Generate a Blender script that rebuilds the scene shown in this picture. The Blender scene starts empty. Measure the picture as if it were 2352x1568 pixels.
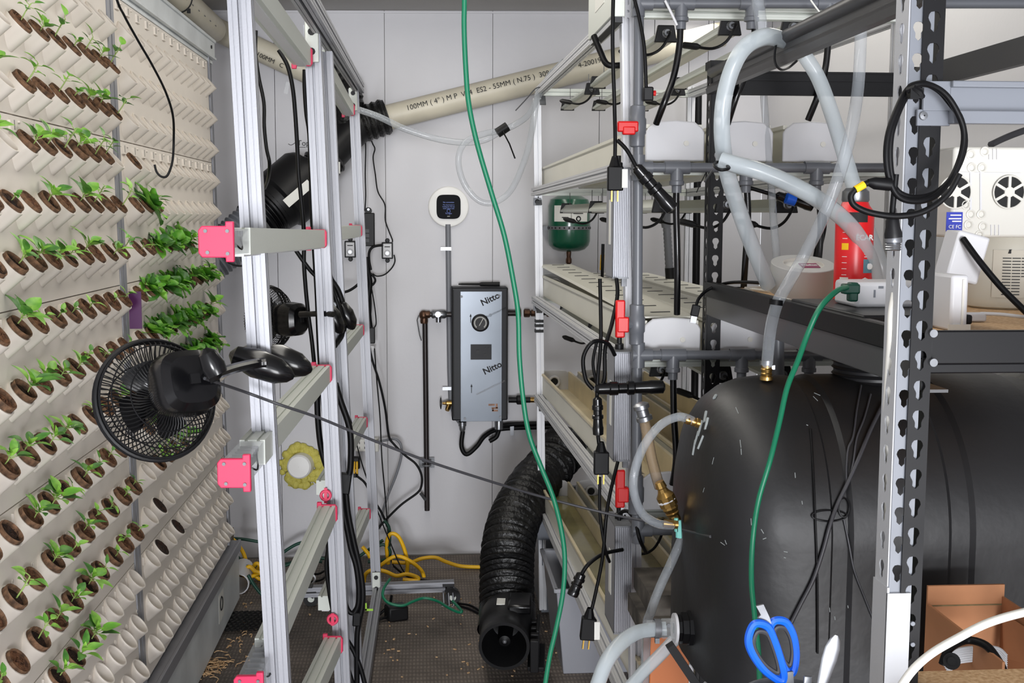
import bpy, math, random
from mathutils import Vector as V, Matrix
R = random.Random(7)
PI = math.pi
C = bpy.context.scene.collection
# ------------------------------------------------------------------ camera frame (image taken as 2352 x 1568)
F = 2700.0; CX, CY = 1176.0, 784.0
CAM = V((0, 0, 1.65))
_b = V((975 - CX, CY - 492, -F)).normalized()
_u = V((-.005, 1, 0)); _u = (_u - _b * _u.dot(_b)).normalized()
_x = _b.cross(_u)
def ray(px, py):
    v = V((px - CX, CY - py, -F)); return V((v.dot(_x), v.dot(_b), v.dot(_u)))
def P(px, py, Y):
    r = ray(px, py); return CAM + r * (Y / r.y)
def PX(px, py, X):
    r = ray(px, py); return CAM + r * (X / r.x)
def PZ(px, py, Z):
    r = ray(px, py); return CAM + r * ((Z - 1.65) / r.z)
def m(n, Y): return n * Y / F
YW = 5.6

# ------------------------------------------------------------------ materials
def lin(c):
    c = c / 255.0
    return c / 12.92 if c <= .04045 else ((c + .055) / 1.055) ** 2.4
def rgb(c): return (lin(c[0]), lin(c[1]), lin(c[2]), 1)
MATS = {}
def mat(name, col, rough=.5, metal=0.0, nz=None, bump=None, spec=.5, alpha=None, coat=0, col2=None, stretch=None):
    mt = bpy.data.materials.new(name); mt.use_nodes = True
    nt = mt.node_tree; b = nt.nodes['Principled BSDF']
    b.inputs['Base Color'].default_value = rgb(col); b.inputs['Roughness'].default_value = rough
    b.inputs['Metallic'].default_value = metal
    b.inputs['Specular IOR Level'].default_value = spec
    if coat: b.inputs['Coat Weight'].default_value = coat; b.inputs['Coat Roughness'].default_value = .15
    tc = None
    def noise(scale, detail=4):
        nonlocal tc
        if tc is None:
            tc = nt.nodes.new('ShaderNodeTexCoord')
            if stretch:
                mp = nt.nodes.new('ShaderNodeMapping'); mp.inputs['Scale'].default_value = stretch
                nt.links.new(tc.outputs['Object'], mp.inputs['Vector']); tc = mp
        n = nt.nodes.new('ShaderNodeTexNoise'); n.inputs['Scale'].default_value = scale; n.inputs['Detail'].default_value = detail
        nt.links.new(tc.outputs['Vector' if stretch else 'Object'], n.inputs['Vector']); return n
    if nz or col2:
        sc, amt = nz if nz else (8, 1)
        n = noise(sc); rp = nt.nodes.new('ShaderNodeValToRGB')
        rp.color_ramp.elements[0].position = .35; rp.color_ramp.elements[1].position = .68
        c2 = col2 if col2 else tuple(max(0, v * (1 - amt)) for v in col)
        rp.color_ramp.elements[0].color = rgb(c2); rp.color_ramp.elements[1].color = rgb(col)
        nt.links.new(n.outputs['Fac'], rp.inputs['Fac']); nt.links.new(rp.outputs['Color'], b.inputs['Base Color'])
    if bump:
        n = noise(bump[0], 3); bp = nt.nodes.new('ShaderNodeBump'); bp.inputs['Strength'].default_value = bump[1]
        bp.inputs['Distance'].default_value = bump[2] if len(bump) > 2 else .01
        nt.links.new(n.outputs['Fac'], bp.inputs['Height']); nt.links.new(bp.outputs['Normal'], b.inputs['Normal'])
    if alpha is not None: b.inputs['Alpha'].default_value = alpha
    MATS[name] = mt; return mt
def clearmat(name, col, face, edge, rough=.08):
    """clear plastic: lets most light through face-on, more surface shine at its rims"""
    mt = mat(name, col, rough); nt = mt.node_tree
    out = nt.nodes['Material Output']; b = nt.nodes['Principled BSDF']
    tr = nt.nodes.new('ShaderNodeBsdfTransparent'); mx = nt.nodes.new('ShaderNodeMixShader')
    lw = nt.nodes.new('ShaderNodeLayerWeight'); lw.inputs['Blend'].default_value = .35
    mr = nt.nodes.new('ShaderNodeMapRange'); mr.inputs['To Min'].default_value = face; mr.inputs['To Max'].default_value = edge; mr.inputs['From Min'].default_value = .25; mr.interpolation_type = 'SMOOTHSTEP'
    nt.links.new(lw.outputs['Facing'], mr.inputs['Value']); nt.links.new(mr.outputs['Result'], mx.inputs['Fac'])
    nt.links.new(tr.outputs[0], mx.inputs[1]); nt.links.new(b.outputs[0], mx.inputs[2]); nt.links.new(mx.outputs[0], out.inputs['Surface'])
    return mt
def emit(name, col, s):
    mt = mat(name, col); b = mt.node_tree.nodes['Principled BSDF']
    b.inputs['Emission Color'].default_value = rgb(col); b.inputs['Emission Strength'].default_value = s; return mt

M_wall = mat('white wall panel', (203, 202, 206), .42, nz=(1.3, .035), bump=(60, .03))
M_seam = mat('panel joint', (120, 118, 116), .6)
M_seamw = mat('wall joint', (158, 156, 154), .6)
M_ceil = mat('ceiling panel', (176, 174, 172), .55, nz=(1.0, .05))
M_aluR = mat('shade-lifted aluminium', (214, 215, 219), .42, .25, bump=(300, .02))  # same aluminium as the stand, colour lightened against the dimmer light at the rack
M_alu = mat('anodised aluminium', (150, 151, 157), .42, .35, bump=(300, .02))
M_aluL = mat('white aluminium', (206, 210, 203), .45, .2)
M_steel = mat('zinc steel', (128, 130, 134), .5, .5, nz=(30, .15))
M_chrome = mat('polished steel', (142, 144, 148), .34, .9)
M_galv = mat('galvanised sheet', (226, 231, 233), .42, .12, nz=(5, .1))
M_panel = mat('planter plastic', (230, 222, 212), .5, nz=(3, .03))
M_white = mat('white plastic', (212, 212, 215), .4, nz=(4, .02))
M_white2 = mat('warm white plastic', (218, 216, 208), .4, nz=(4, .03))
M_gut = mat('gutter plastic', (226, 224, 212), .42, nz=(3, .03))
M_gutin = mat('stained gutter', (236, 222, 188), .45, nz=(6, .1))
M_water = mat('nutrient water', (150, 142, 96), .08, nz=(5, .2))
M_black = mat('black plastic', (20, 20, 22), .45, spec=.3)
M_gloss = mat('glossy black plastic', (11, 11, 13), .2, spec=.4, coat=.1)
M_rub = mat('black rubber cable', (12, 12, 14), .45, spec=.2)
M_rubg = mat('dark grey cable', (52, 52, 56), .45)
M_duct = mat('black duct fabric', (17, 17, 18), .42, bump=(45, .6, .012), spec=.5)
M_pink = mat('pink plastic', (212, 46, 88), .45)
M_green = mat('green cord', (10, 110, 78), .4)
M_green2 = mat('dark green cord', (14, 66, 52), .45)
M_yel = mat('yellow cord', (240, 186, 10), .42)
M_pvc = mat('grey pvc', (98, 101, 107), .35)
M_conduit = mat('conduit grey', (120, 122, 128), .45)
M_cream = mat('cream pvc pipe', (214, 207, 188), .45, nz=(6, .08))
M_clear = clearmat('clear tubing', (178, 184, 190), .3, .9)
M_milk = clearmat('milky hose', (200, 209, 214), .58, .92, .22)
M_brownhose = clearmat('stained hose', (150, 130, 106), .55, .9, .15)
M_clear2 = clearmat('clear plastic', (222, 228, 232), .14, .6)
M_brass = mat('brass', (196, 158, 92), .28, .95, nz=(40, .2))
M_copper = mat('aged copper', (108, 80, 64), .4, .8, nz=(50, .3))
M_red = mat('red handle', (206, 18, 20), .4)
M_coir = mat('coir fibre', (134, 100, 74), .9, nz=(70, .45), bump=(160, .8, .004))
M_soil = mat('potting soil', (62, 38, 24), .95, col2=(24, 13, 9), nz=(90, .5), bump=(140, 1, .006))
M_soil2 = mat('light coir soil', (124, 84, 56), .95, col2=(66, 38, 22), nz=(70, .5), bump=(140, 1, .006))
def leafmat(n, a, b):
    mt = mat(n, a, .42, col2=b, nz=(28, .5)); bs = mt.node_tree.nodes['Principled BSDF']
    bs.inputs['Subsurface Weight'].default_value = .12; bs.inputs['Subsurface Radius'].default_value = (.004, .006, .002); return mt
M_leaf = leafmat('young leaf', (166, 216, 88), (106, 172, 58))
M_leafb = leafmat('deep leaf', (108, 166, 66), (62, 118, 44))
M_let = leafmat('lettuce leaf', (138, 196, 70), (74, 146, 42))
M_letd = leafmat('dark lettuce leaf', (84, 140, 50), (40, 92, 30))
M_stem = mat('stem', (150, 176, 96), .5)
M_tank = mat('black tank plastic', (26, 26, 28), .45, nz=(2.2, .12), bump=(40, .06))
M_tankm = mat('scuff marks', (150, 156, 156), .7)
M_rackb = mat('black powder coat', (13, 13, 16), .45, spec=.22)
M_rackd = mat('dark grey powder coat', (62, 62, 64), .36)
M_rackg = mat('grey powder coat', (178, 180, 184), .42, bump=(400, .04))
M_rackg2 = mat('mid grey and shaded-face grey', (116, 120, 128), .42)  # also puts shade into the front flange of the grey post
M_board = mat('particle board', (222, 190, 148), .8, col2=(186, 146, 104), nz=(160, .3))
M_plate = mat('bright white plate', (244, 243, 240), .35)
M_card = mat('cardboard', (176, 122, 84), .8, nz=(12, .08))
M_orange = mat('orange paint', (206, 122, 72), .5)
M_bin = mat('grey bin plastic', (158, 160, 168), .4)
M_tankg = mat('green enamel', (10, 82, 58), .22, coat=.5)
M_foam = mat('expanding foam', (206, 196, 96), .7, bump=(60, .8, .01))
M_heater = mat('heater film grey', (100, 107, 116), .28, .35, nz=(3, .1))
M_heatf = mat('heater frame', (27, 28, 33), .45, spec=.25)
M_dark = mat('dark opening', (10, 10, 11), .7)
M_screen = mat('black glass', (5, 6, 11), .35, spec=.03)
M_tape = mat('silver tape', (190, 190, 188), .42, .1)
M_can = mat('red can', (222, 28, 34), .3)
M_blue = mat('blue handle', (16, 92, 214), .35)
M_bluel = mat('blue label', (32, 50, 168), .4)
M_label = mat('paper label', (224, 224, 218), .6)
M_ink = mat('black ink', (26, 26, 28), .7)
M_inkw = mat('white print', (235, 235, 235), .6)
M_purple = mat('purple strip', (78, 14, 82), .4)
M_wood = mat('weathered wood', (126, 112, 76), .8, col2=(84, 72, 44), nz=(9, .3), stretch=(4, 4, .6))
M_jug = clearmat('cloudy jug', (222, 218, 204), .72, .95, .4)
M_gold = mat('gold prong', (206, 168, 84), .3, .9)
M_gtape = mat('lime tape', (160, 214, 60), .5)

# floor: dark ribbed mat with dust
M_floor = mat('ribbed floor mat', (146, 135, 126), .75, col2=(98, 90, 84), nz=(3.2, .4))
def _floor():
    nt = M_floor.node_tree; b = nt.nodes['Principled BSDF']
    tc = [n for n in nt.nodes if n.type == 'TEX_COORD'][0]
    src = b.inputs['Base Color'].links[0].from_socket
    def wave(sc, axis):
        w = nt.nodes.new('ShaderNodeTexWave'); w.wave_type = 'BANDS'; w.bands_direction = axis
        w.inputs['Scale'].default_value = sc; w.inputs['Distortion'].default_value = .6; w.inputs['Detail'].default_value = 2
        nt.links.new(tc.outputs['Object'], w.inputs['Vector']); return w
    w1, w2 = wave(24, 'X'), wave(9, 'Y')
    ml = nt.nodes.new('ShaderNodeMath'); ml.operation = 'MULTIPLY'
    nt.links.new(w1.outputs['Fac'], ml.inputs[0]); nt.links.new(w2.outputs['Fac'], ml.inputs[1])
    n = nt.nodes.new('ShaderNodeTexNoise'); n.inputs['Scale'].default_value = 120; n.inputs['Detail'].default_value = 2
    nt.links.new(tc.outputs['Object'], n.inputs['Vector'])
    r2 = nt.nodes.new('ShaderNodeValToRGB'); r2.color_ramp.elements[0].position = .60; r2.color_ramp.elements[1].position = .78
    nt.links.new(n.outputs['Fac'], r2.inputs['Fac'])
    mx = nt.nodes.new('ShaderNodeMix'); mx.data_type = 'RGBA'; mx.inputs[7].default_value = rgb((128, 118, 104))
    nt.links.new(src, mx.inputs[6]); nt.links.new(r2.outputs['Color'], mx.inputs[0])
    m2 = nt.nodes.new('ShaderNodeMix'); m2.data_type = 'RGBA'; m2.blend_type = 'MULTIPLY'
    r3 = nt.nodes.new('ShaderNodeValToRGB'); r3.color_ramp.elements[0].color = (.62, .62, .62, 1); r3.color_ramp.elements[1].position = .5
    nt.links.new(ml.outputs[0], r3.inputs['Fac']); m2.inputs[0].default_value = 1
    nt.links.new(mx.outputs[2], m2.inputs[6]); nt.links.new(r3.outputs['Color'], m2.inputs[7])
    nt.links.new(m2.outputs[2], b.inputs['Base Color'])
    bp = nt.nodes.new('ShaderNodeBump'); bp.inputs['Strength'].default_value = .5; bp.inputs['Distance'].default_value = .004
    nt.links.new(ml.outputs[0], bp.inputs['Height']); nt.links.new(bp.outputs['Normal'], b.inputs['Normal'])
_floor()

# ------------------------------------------------------------------ mesh building
def frame(d, up=None):
    d = d.normalized()
    up = up or V((0, 0, 1))
    if abs(d.dot(up)) > .98: up = V((0, 1, 0)) if abs(d.y) < .9 else V((1, 0, 0))
    s = d.cross(up).normalized(); return s, s.cross(d).normalized(), d       # side, up, dir
class MB:
    def __init__(s): s.v = []; s.f = []; s.mi = []; s.m = 0
    def add(s, vs, fs):
        o = len(s.v); s.v += [V(p) for p in vs]
        s.f += [tuple(i + o for i in f) for f in fs]; s.mi += [s.m] * len(fs); return s
    def box(s, c, sx, sy, sz, rot=None):
        vs = []
        for k in range(8):
            p = V((((k & 1) - .5) * sx, ((k >> 1 & 1) - .5) * sy, ((k >> 2 & 1) - .5) * sz))
            if rot: p = rot @ p
            vs.append(V(c) + p)
        return s.add(vs, [(0, 2, 3, 1), (4, 5, 7, 6), (0, 1, 5, 4), (2, 6, 7, 3), (0, 4, 6, 2), (1, 3, 7, 5)])
    def bb(s, a, b):      # axis-aligned box between two corners
        a, b = V(a), V(b); d = b - a
        return s.box((a + b) / 2, abs(d.x), abs(d.y), abs(d.z))
    def prof(s, a, b, poly, up=None, caps=True, roll=0):
        a, b = V(a), V(b); sd, u, d = frame(b - a, up)
        if roll:
            c, sn = math.cos(roll), math.sin(roll); sd, u = sd * c + u * sn, u * c - sd * sn
        n = len(poly); vs = [a + sd * p[0] + u * p[1] for p in poly] + [b + sd * p[0] + u * p[1] for p in poly]
        fs = [(i, (i + 1) % n, n + (i + 1) % n, n + i) for i in range(n)]
        if caps: fs += [tuple(range(n))[::-1], tuple(range(n, 2 * n))]
        return s.add(vs, fs)
    def beam(s, a, b, w, h, up=None): return s.prof(a, b, [(-w/2, -h/2), (w/2, -h/2), (w/2, h/2), (-w/2, h/2)], up)
    def tslot(s, a, b, w, h=None, up=None):
        h = h or w; x, y = w / 2, h / 2; g, d = w * .085, w * .3; g2, e2, d2 = w * .30, w * .022, w * .05
        side = [(-.5, 0), (-(g2+e2)/w, 0), (-(g2+e2)/w, d2/w), (-(g2-e2)/w, d2/w), (-(g2-e2)/w, 0), (-g/w, 0), (-g/w, d/w), (g/w, d/w), (g/w, 0), ((g2-e2)/w, 0), ((g2-e2)/w, d2/w), ((g2+e2)/w, d2/w), ((g2+e2)/w, 0)]
        q = []
        for i in range(4):
            for p, dd in side:
                X_, Y_ = (p*w, y - dd*w) if i % 2 == 0 else (p*h, x - dd*w)
                q.append(((X_, Y_), (Y_, -X_), (-X_, -Y_), (-Y_, X_))[i])
        return s.prof(a, b, q[::-1], up)
    def cyl(s, a, b, r0, r1=None, n=16, caps=True):
        r1 = r0 if r1 is None else r1; a, b = V(a), V(b); sd, u, d = frame(b - a)
        cs = [(math.cos(2*PI*i/n), math.sin(2*PI*i/n)) for i in range(n)]
        vs = [a + (sd*c + u*t) * r0 for c, t in cs] + [b + (sd*c + u*t) * r1 for c, t in cs]
        fs = [(i, (i+1) % n, n + (i+1) % n, n + i) for i in range(n)]
        if caps: fs += [tuple(range(n))[::-1], tuple(range(n, 2*n))]
        return s.add(vs, fs)
    def lathe(s, a, d, pr, n=24, up=None, c0=False, c1=False, sq=None):
        a = V(a); sd, u, d = frame(V(d), up); vs = []; fs = []
        for t, r in pr:
            for i in range(n):
                an = 2*PI*i/n; c, sn = math.cos(an), math.sin(an)
                if sq: e = 2 / sq; c = math.copysign(abs(c) ** e, c); sn = math.copysign(abs(sn) ** e, sn)
                vs.append(a + d*t + (sd*c + u*sn) * r)
        for k in range(len(pr) - 1):
            for i in range(n): fs.append((k*n + i, k*n + (i+1) % n, (k+1)*n + (i+1) % n, (k+1)*n + i))
        if c0: fs.append(tuple(range(n))[::-1])
        if c1: fs.append(tuple(range((len(pr)-1)*n, len(pr)*n)))
        return s.add(vs, fs)
    def tube(s, pts, r, n=8, caps=True, closed=False):
        pts = [V(p) for p in pts]; N = len(pts); rr = r if isinstance(r, (list, tuple)) else [r] * N
        vs = []; fs = []; su = None
        for i, p in enumerate(pts):
            if closed: d = pts[(i+1) % N] - pts[i-1]
            else: d = pts[min(i+1, N-1)] - pts[max(i-1, 0)]
            if d.length < 1e-9: d = V((0, 0, 1))
            d.normalize()
            if su is None: sd, u, _ = frame(d)
            else:
                u = su - d * su.dot(d)
                if u.length < 1e-6: _, u, _ = frame(d)
                u.normalize(); sd = d.cross(u)
            su = u
            for k in range(n):
                an = 2*PI*k/n; vs.append(p + (sd*math.cos(an) + u*math.sin(an)) * rr[i])
        for i in range(N if closed else N - 1):
            j = (i + 1) % N
            for k in range(n): fs.append((i*n + k, i*n + (k+1) % n, j*n + (k+1) % n, j*n + k))
        if caps and not closed: fs += [tuple(range(n))[::-1], tuple(range((N-1)*n, N*n))]
        return s.add(vs, fs)
    def ring(s, c, d, R_, r, n=32, k=8):
        sd, u, d = frame(V(d)); return s.tube([V(c) + (sd*math.cos(2*PI*i/n) + u*math.sin(2*PI*i/n)) * R_ for i in range(n)], r, k, closed=True)
    def ball(s, c, r, n=12, k=8, sc=(1, 1, 1)):
        c = V(c); vs = [c + V((0, 0, -r*sc[2]))]; fs = []
        for j in range(1, k):
            ph = -PI/2 + PI*j/k
            for i in range(n):
                an = 2*PI*i/n; vs.append(c + V((r*sc[0]*math.cos(ph)*math.cos(an), r*sc[1]*math.cos(ph)*math.sin(an), r*sc[2]*math.sin(ph))))
        vs.append(c + V((0, 0, r*sc[2]))); t = len(vs) - 1
        for i in range(n): fs.append((0, 1 + (i+1) % n, 1 + i)); fs.append((t, t - n + i, t - n + (i+1) % n))
        for j in range(k - 2):
            for i in range(n): fs.append((1 + j*n + i, 1 + j*n + (i+1) % n, 1 + (j+1)*n + (i+1) % n, 1 + (j+1)*n + i))
        return s.add(vs, fs)
    def poly(s, pts, d):   # flat polygon extruded by vector d
        pts = [V(p) for p in pts]; d = V(d); n = len(pts)
        vs = pts + [p + d for p in pts]
        return s.add(vs, [tuple(range(n))[::-1], tuple(range(n, 2*n))] + [(i, (i+1) % n, n + (i+1) % n, n + i) for i in range(n)])
    def mesh(s, name, mats, off=V((0, 0, 0)), ang=32):
        me = bpy.data.meshes.new(name); me.from_pydata([p - off for p in s.v], [], s.f)
        for q in (mats if isinstance(mats, (list, tuple)) else [mats]): me.materials.append(q)
        if any(s.mi): me.polygons.foreach_set('material_index', s.mi)
        me.polygons.foreach_set('use_smooth', [True] * len(s.f)); me.set_sharp_from_angle(angle=math.radians(ang))
        me.update(); return me
def cat(pts, k=6, closed=False):
    pts = [V(p) for p in pts]; out = []; N = len(pts)
    if N < 3 and not closed: return pts
    for i in range(N if closed else N - 1):
        g = (lambda q: pts[q % N]) if closed else (lambda q: pts[min(max(q, 0), N - 1)])
        a, b, c, d = g(i-1), g(i), g(i+1), g(i+2)
        for j in range(k):
            t = j / k; out.append(.5 * (2*b + (c-a)*t + (2*a - 5*b + 4*c - d)*t*t + (3*b - a - 3*c + d)*t**3))
    if not closed: out.append(pts[-1])
    return out
# ------------------------------------------------------------------ objects
WL = {}
def thing(name, label, cat_, loc, group=None):
    o = bpy.data.objects.new(name, None); C.objects.link(o); o.location = loc; o.empty_display_size = .05
    o['label'] = label; o['category'] = cat_
    if group: o['group'] = group
    WL[o] = V(loc); return o
def part(name, mb, mt, parent, label=None, bevel=0, ang=32):
    o = bpy.data.objects.new(name, mb.mesh(name, mt, WL[parent], ang)); C.objects.link(o); o.parent = parent; WL[o] = WL[parent]
    if label: o['label'] = label
    if bevel: _bev(o, bevel)
    return o
def _bev(o, w):
    md = o.modifiers.new('Bevel', 'BEVEL'); md.width = w; md.segments = 2; md.limit_method = 'ANGLE'; md.angle_limit = math.radians(40)
def solo(name, mb, mt, label, cat_, group=None, bevel=0, kind=None, ang=32):
    xs = [p.x for p in mb.v]; ys = [p.y for p in mb.v]; zs = [p.z for p in mb.v]
    off = V(((min(xs)+max(xs))/2, (min(ys)+max(ys))/2, min(zs)))
    o = bpy.data.objects.new(name, mb.mesh(name, mt, off, ang)); C.objects.link(o); o.location = off; WL[o] = off
    o['label'] = label; o['category'] = cat_
    if group: o['group'] = group
    if kind: o['kind'] = kind
    if bevel: _bev(o, bevel)
    return o
def struct(name, mb, mt):
    o = bpy.data.objects.new(name, mb.mesh(name, mt)); C.objects.link(o); o['kind'] = 'structure'; WL[o] = V((0, 0, 0)); return o
def dup(o, loc, label=None, rot=None):
    r = o.copy(); C.objects.link(r); r.location = loc; WL[r] = V(loc)
    if rot is not None: r.rotation_euler = rot
    if label: r['label'] = label
    for c in list(o.children):
        d = c.copy(); C.objects.link(d); d.parent = r; WL[d] = V(loc)
        for g in list(c.children):
            e = g.copy(); C.objects.link(e); e.parent = d; WL[e] = V(loc)
    return r
def text(name, s, loc, xdir, ydir, size, mt, parent, align='CENTER', bold=0.0):
    cu = bpy.data.curves.new(name, 'FONT'); cu.body = s; cu.size = size; cu.extrude = .0004; cu.align_x = align; cu.align_y = 'CENTER'; cu.offset = bold
    cu.resolution_u = 3
    t = bpy.data.objects.new(name, cu); C.objects.link(t); bpy.context.view_layer.update()
    me = bpy.data.meshes.new_from_object(t.evaluated_get(bpy.context.evaluated_depsgraph_get()))
    bpy.data.objects.remove(t); bpy.data.curves.remove(cu)
    xd = V(xdir).normalized(); zd = xd.cross(V(ydir)).normalized(); yd = zd.cross(xd)
    off = WL[parent]
    for v in me.vertices: v.co = V(loc) + xd*v.co.x + yd*v.co.y + zd*v.co.z - off
    me.materials.clear(); me.materials.append(mt)
    o = bpy.data.objects.new(name, me); C.objects.link(o); o.parent = parent; WL[o] = off; return o
def PP(pts, Y=None):
    return [P(p[0], p[1], p[2] if len(p) > 2 else Y) for p in pts]
def cable(name, label, cat_, pts, r, mt, Y=None, group=None, n=8, k=6):
    mb = MB().tube(cat(PP(pts, Y), k), r, n); return solo(name, mb, mt, label, cat_, group, ang=60)
def cpart(name, parent, pts, r, mt, Y=None, n=8, k=6, label=None):
    return part(name, MB().tube(cat(PP(pts, Y), k), r, n), mt, parent, label, ang=60)

# ------------------------------------------------------------------ room
XL, XR, ZC = -1.06, 1.62, 2.59
struct('floor', MB().bb((XL, -1.2, -.05), (XR, YW, 0)), M_floor)
wb = MB()
wb.bb((XL, YW + .02, 0), (XR, YW + .06, ZC + .04)); wb.m = 1
seams = [XL] + [P(x, 700, YW).x for x in (640, 888, 1131, 1372, 1615)] + [XR]
for a, b in zip(seams[:-1], seams[1:]): wb.bb((a + .0014, YW, .004), (b - .0014, YW + .021, ZC + .03))
struct('wall_back', wb, [M_seamw, M_wall])
struct('wall_left', MB().bb((XL - .05, -1.2, 0), (XL, YW, ZC)), M_wall)
struct('wall_right', MB().bb((XR, -1.2, 0), (XR + .05, YW, ZC)), M_wall)
cb = MB().bb((XL, -1.2, ZC), (XR, YW, ZC + .05))
for v in cb.v: v.z += (v.x - .15)*.0125
struct('ceiling', cb, M_ceil)
cb = MB().bb((XL, YW - .006, ZC - .012), (XR, YW, ZC - .004))
for v in cb.v: v.z += (v.x - .15)*.0125
struct('trim_1', cb, M_wall)
struct('baseboard_back', MB().bb((XL, YW - .006, 0), (XR, YW, .004)), M_seam)
# ------------------------------------------------------------------ planting wall
XP = -.821
def LN(z): return -.018*(z - .38)
PY = .1188
ZK = [.378 + .130*k for k in range(10)] + [1.672, 1.796, 1.918, 2.04, 2.162]
SEAM = [.285, .665, 1.06, 1.4525, 1.852, 2.25]
AX = V((.7071, 0, .7071))
def colY(c): return 3.258 - PY*(9 - c) if c < 10 else 3.4517 + PY*(c - 10)     # 10 near columns then 12 far ones
pk = MB().lathe((0, 0, 0), (0, 0, 1), [(-.115, .0315), (-.002, .0335), (0, .033), (0, .0295), (-.002, .029), (-.11, .027)], 24, c1=True)
PK = pk.mesh('pocket', M_panel)
# local frame of a pocket: z along the pocket axis
PR = Matrix(((.656, 0, .755), (0, 1, 0), (-.755, 0, .656))).to_euler()
ORD = 'zeroth first second third fourth fifth sixth seventh eighth ninth tenth eleventh twelfth thirteenth fourteenth fifteenth sixteenth seventeenth eighteenth nineteenth twentieth twenty-first twenty-second'.split()
for side in (0, 1):
    cols = range(0, 10) if side == 0 else range(10, 22)
    y0, y1 = colY(cols[0]) - .06, colY(cols[-1]) + .06
    for p in range(5):
        z0, z1 = SEAM[p], SEAM[p+1]
        where = ('bottom', 'second from bottom', 'middle', 'second from top', 'top')[p]
        t = thing('planter_panel', 'white moulded planter panel of three pocket rows, %s one of the %s column' % (where, ('near', 'far')[side]),
                  'planter', (XP, (y0+y1)/2, z0), 'moulded planter panels of the planting wall')
        mb = MB(); za, zb_ = z0 + .0015, z1 - .0015
        for e0, e1 in (((y0, za), (y1, za)), ((y1, za), (y1, zb_)), ((y1, zb_), (y0, zb_)), ((y0, zb_), (y0, za))):
            mb.add([(XP, *e0), (XP, *e1), (XP - .012, *e1), (XP - .012, *e0)], [(0, 1, 2, 3)])
        for k in range(p*3, p*3 + 3):      # one cell of the sheet round every pocket hole
            b0 = za if k == p*3 else ZK[k-1] + .037; b1 = zb_ if k == p*3 + 2 else ZK[k] + .037
            for ci, c in enumerate(cols):
                l0 = y0 if ci == 0 else (colY(c) + colY(c-1))/2; l1 = y1 if ci == len(cols) - 1 else (colY(c) + colY(c+1))/2
                cy, cz = colY(c), ZK[k] - .0182
                an = [2*PI*i/20 for i in range(20)] + [math.atan2(zz - cz, yy - cy) % (2*PI) for yy in (l0, l1) for zz in (b0, b1)]
                an.sort(); inn = []; out = []
                for a_ in an:
                    ca, sa = math.cos(a_), math.sin(a_)
                    inn.append((XP, cy + .0318*ca, cz + .0425*sa))
                    tt = min(((l1 - cy)/ca if ca > 1e-6 else (l0 - cy)/ca if ca < -1e-6 else 9), ((b1 - cz)/sa if sa > 1e-6 else (b0 - cz)/sa if sa < -1e-6 else 9))
                    out.append((XP, cy + tt*ca, cz + tt*sa))
                n_ = len(an); mb.add(inn + out, [(i, n_ + i, n_ + (i+1) % n_, (i+1) % n_) for i in range(n_)])
        for c in cols:
            y = colY(c)
            mb.m = 0
            mb.bb((XP, y - .040, z1 - .036), (XP + .006, y - .004, z1 - .0315)); mb.bb((XP, y - .042, z1 - .036), (XP + .005, y - .0385, z1 - .012))
            mb.bb((XP, y + .018, z1 - .014), (XP + .004, y + .03, z1 - .010))
            mb.m = 1; mb.bb((XP, y - .0055, z1 - .032), (XP + .0008, y - .0025, z1 - .010))
            mb.m = 0
            zz = (ZK[p*3 + 1] + ZK[p*3 + 2]) / 2 - .06
            for dz in (-.008, .008): mb.ring((XP + .0006, y + .059, zz + dz), (1, 0, 0), .0065, .0016, 10, 4)
        for v in mb.v: v.x += LN(v.z)
        part('back_sheet', mb, [M_panel, M_seam], t)
        for k in range(p*3, p*3 + 3):
            for c in cols:
                o = bpy.data.objects.new('pocket', PK); C.objects.link(o); o.parent = t
                o.location = V((-.8 + LN(ZK[k]), colY(c), ZK[k])) - WL[t]; o.rotation_euler = PR; WL[o] = WL[t]
# aluminium uprights and rails that carry the panels
t = thing('panel_frame', 'aluminium frame of strips and rails holding the planting wall panels', 'frame', (XP, 3.36, .02))
mb = MB()
for y in (3.335, 3.372): mb.bb((XP - .02, y - .014, .28), (XP + .003, y + .014, 2.27))
for v in mb.v: v.x += LN(v.z)
part('joint_strip', mb, M_alu, t)
mb = MB()
mb.bb((XP - .03, 4.84, .28), (XP + .004, 4.862, 2.33)); mb.bb((XP - .03, 4.862, .28), (XP - .02, 4.93, 2.33)); mb.bb((XP - .03, 4.925, .28), (XP - .004, 4.935, 2.33))
for zz in (.52, 1.02, 1.47, 1.86): mb.m = 1; mb.bb((XP - .02, 4.866, zz), (XP - .012, 4.922, zz + .2))
for v in mb.v: v.x += LN(v.z)
part('end_strip', mb, [M_alu, M_dark], t)
XP -= .036
mb = MB().bb((XP - .03, 1.0, 2.268), (XP + .012, 4.94, 2.345))
mb.bb((XP - .03, 1.0, 2.252), (XP + .002, 4.94, 2.266)); mb.bb((XP + .012, 1.0, 2.335), (XP + .018, 4.94, 2.345)); mb.bb((XP + .012, 1.0, 2.268), (XP + .018, 4.94, 2.276))
part('top_rail', mb, M_galv, t)
part('screw', MB().cyl((XP + .012, 4.86, 2.31), (XP + .016, 4.86, 2.31), .007, n=10), M_black, t)
XP += .036 - .03
t = thing('drain_trough', 'long galvanised trough along the foot of the planting wall', 'trough', (XP + .03, 3, 0.02))
mb = MB().bb((XP - .03, 1.0, .02), (XP + .055, 4.95, .262)); part('body', mb, M_galv, t)
mb = MB().bb((XP - .0, 1.0, .262), (XP + .058, 4.95, .272)); mb.bb((XP + .055, 1.0, .232), (XP + .066, 4.95, .276)); part('lip', mb, M_alu, t, bevel=.002)
st = MB().bb((XP + .0553, 4.45, .08), (XP + .0558, 4.56, .19)); part('sticker', st, M_label, t)
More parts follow.
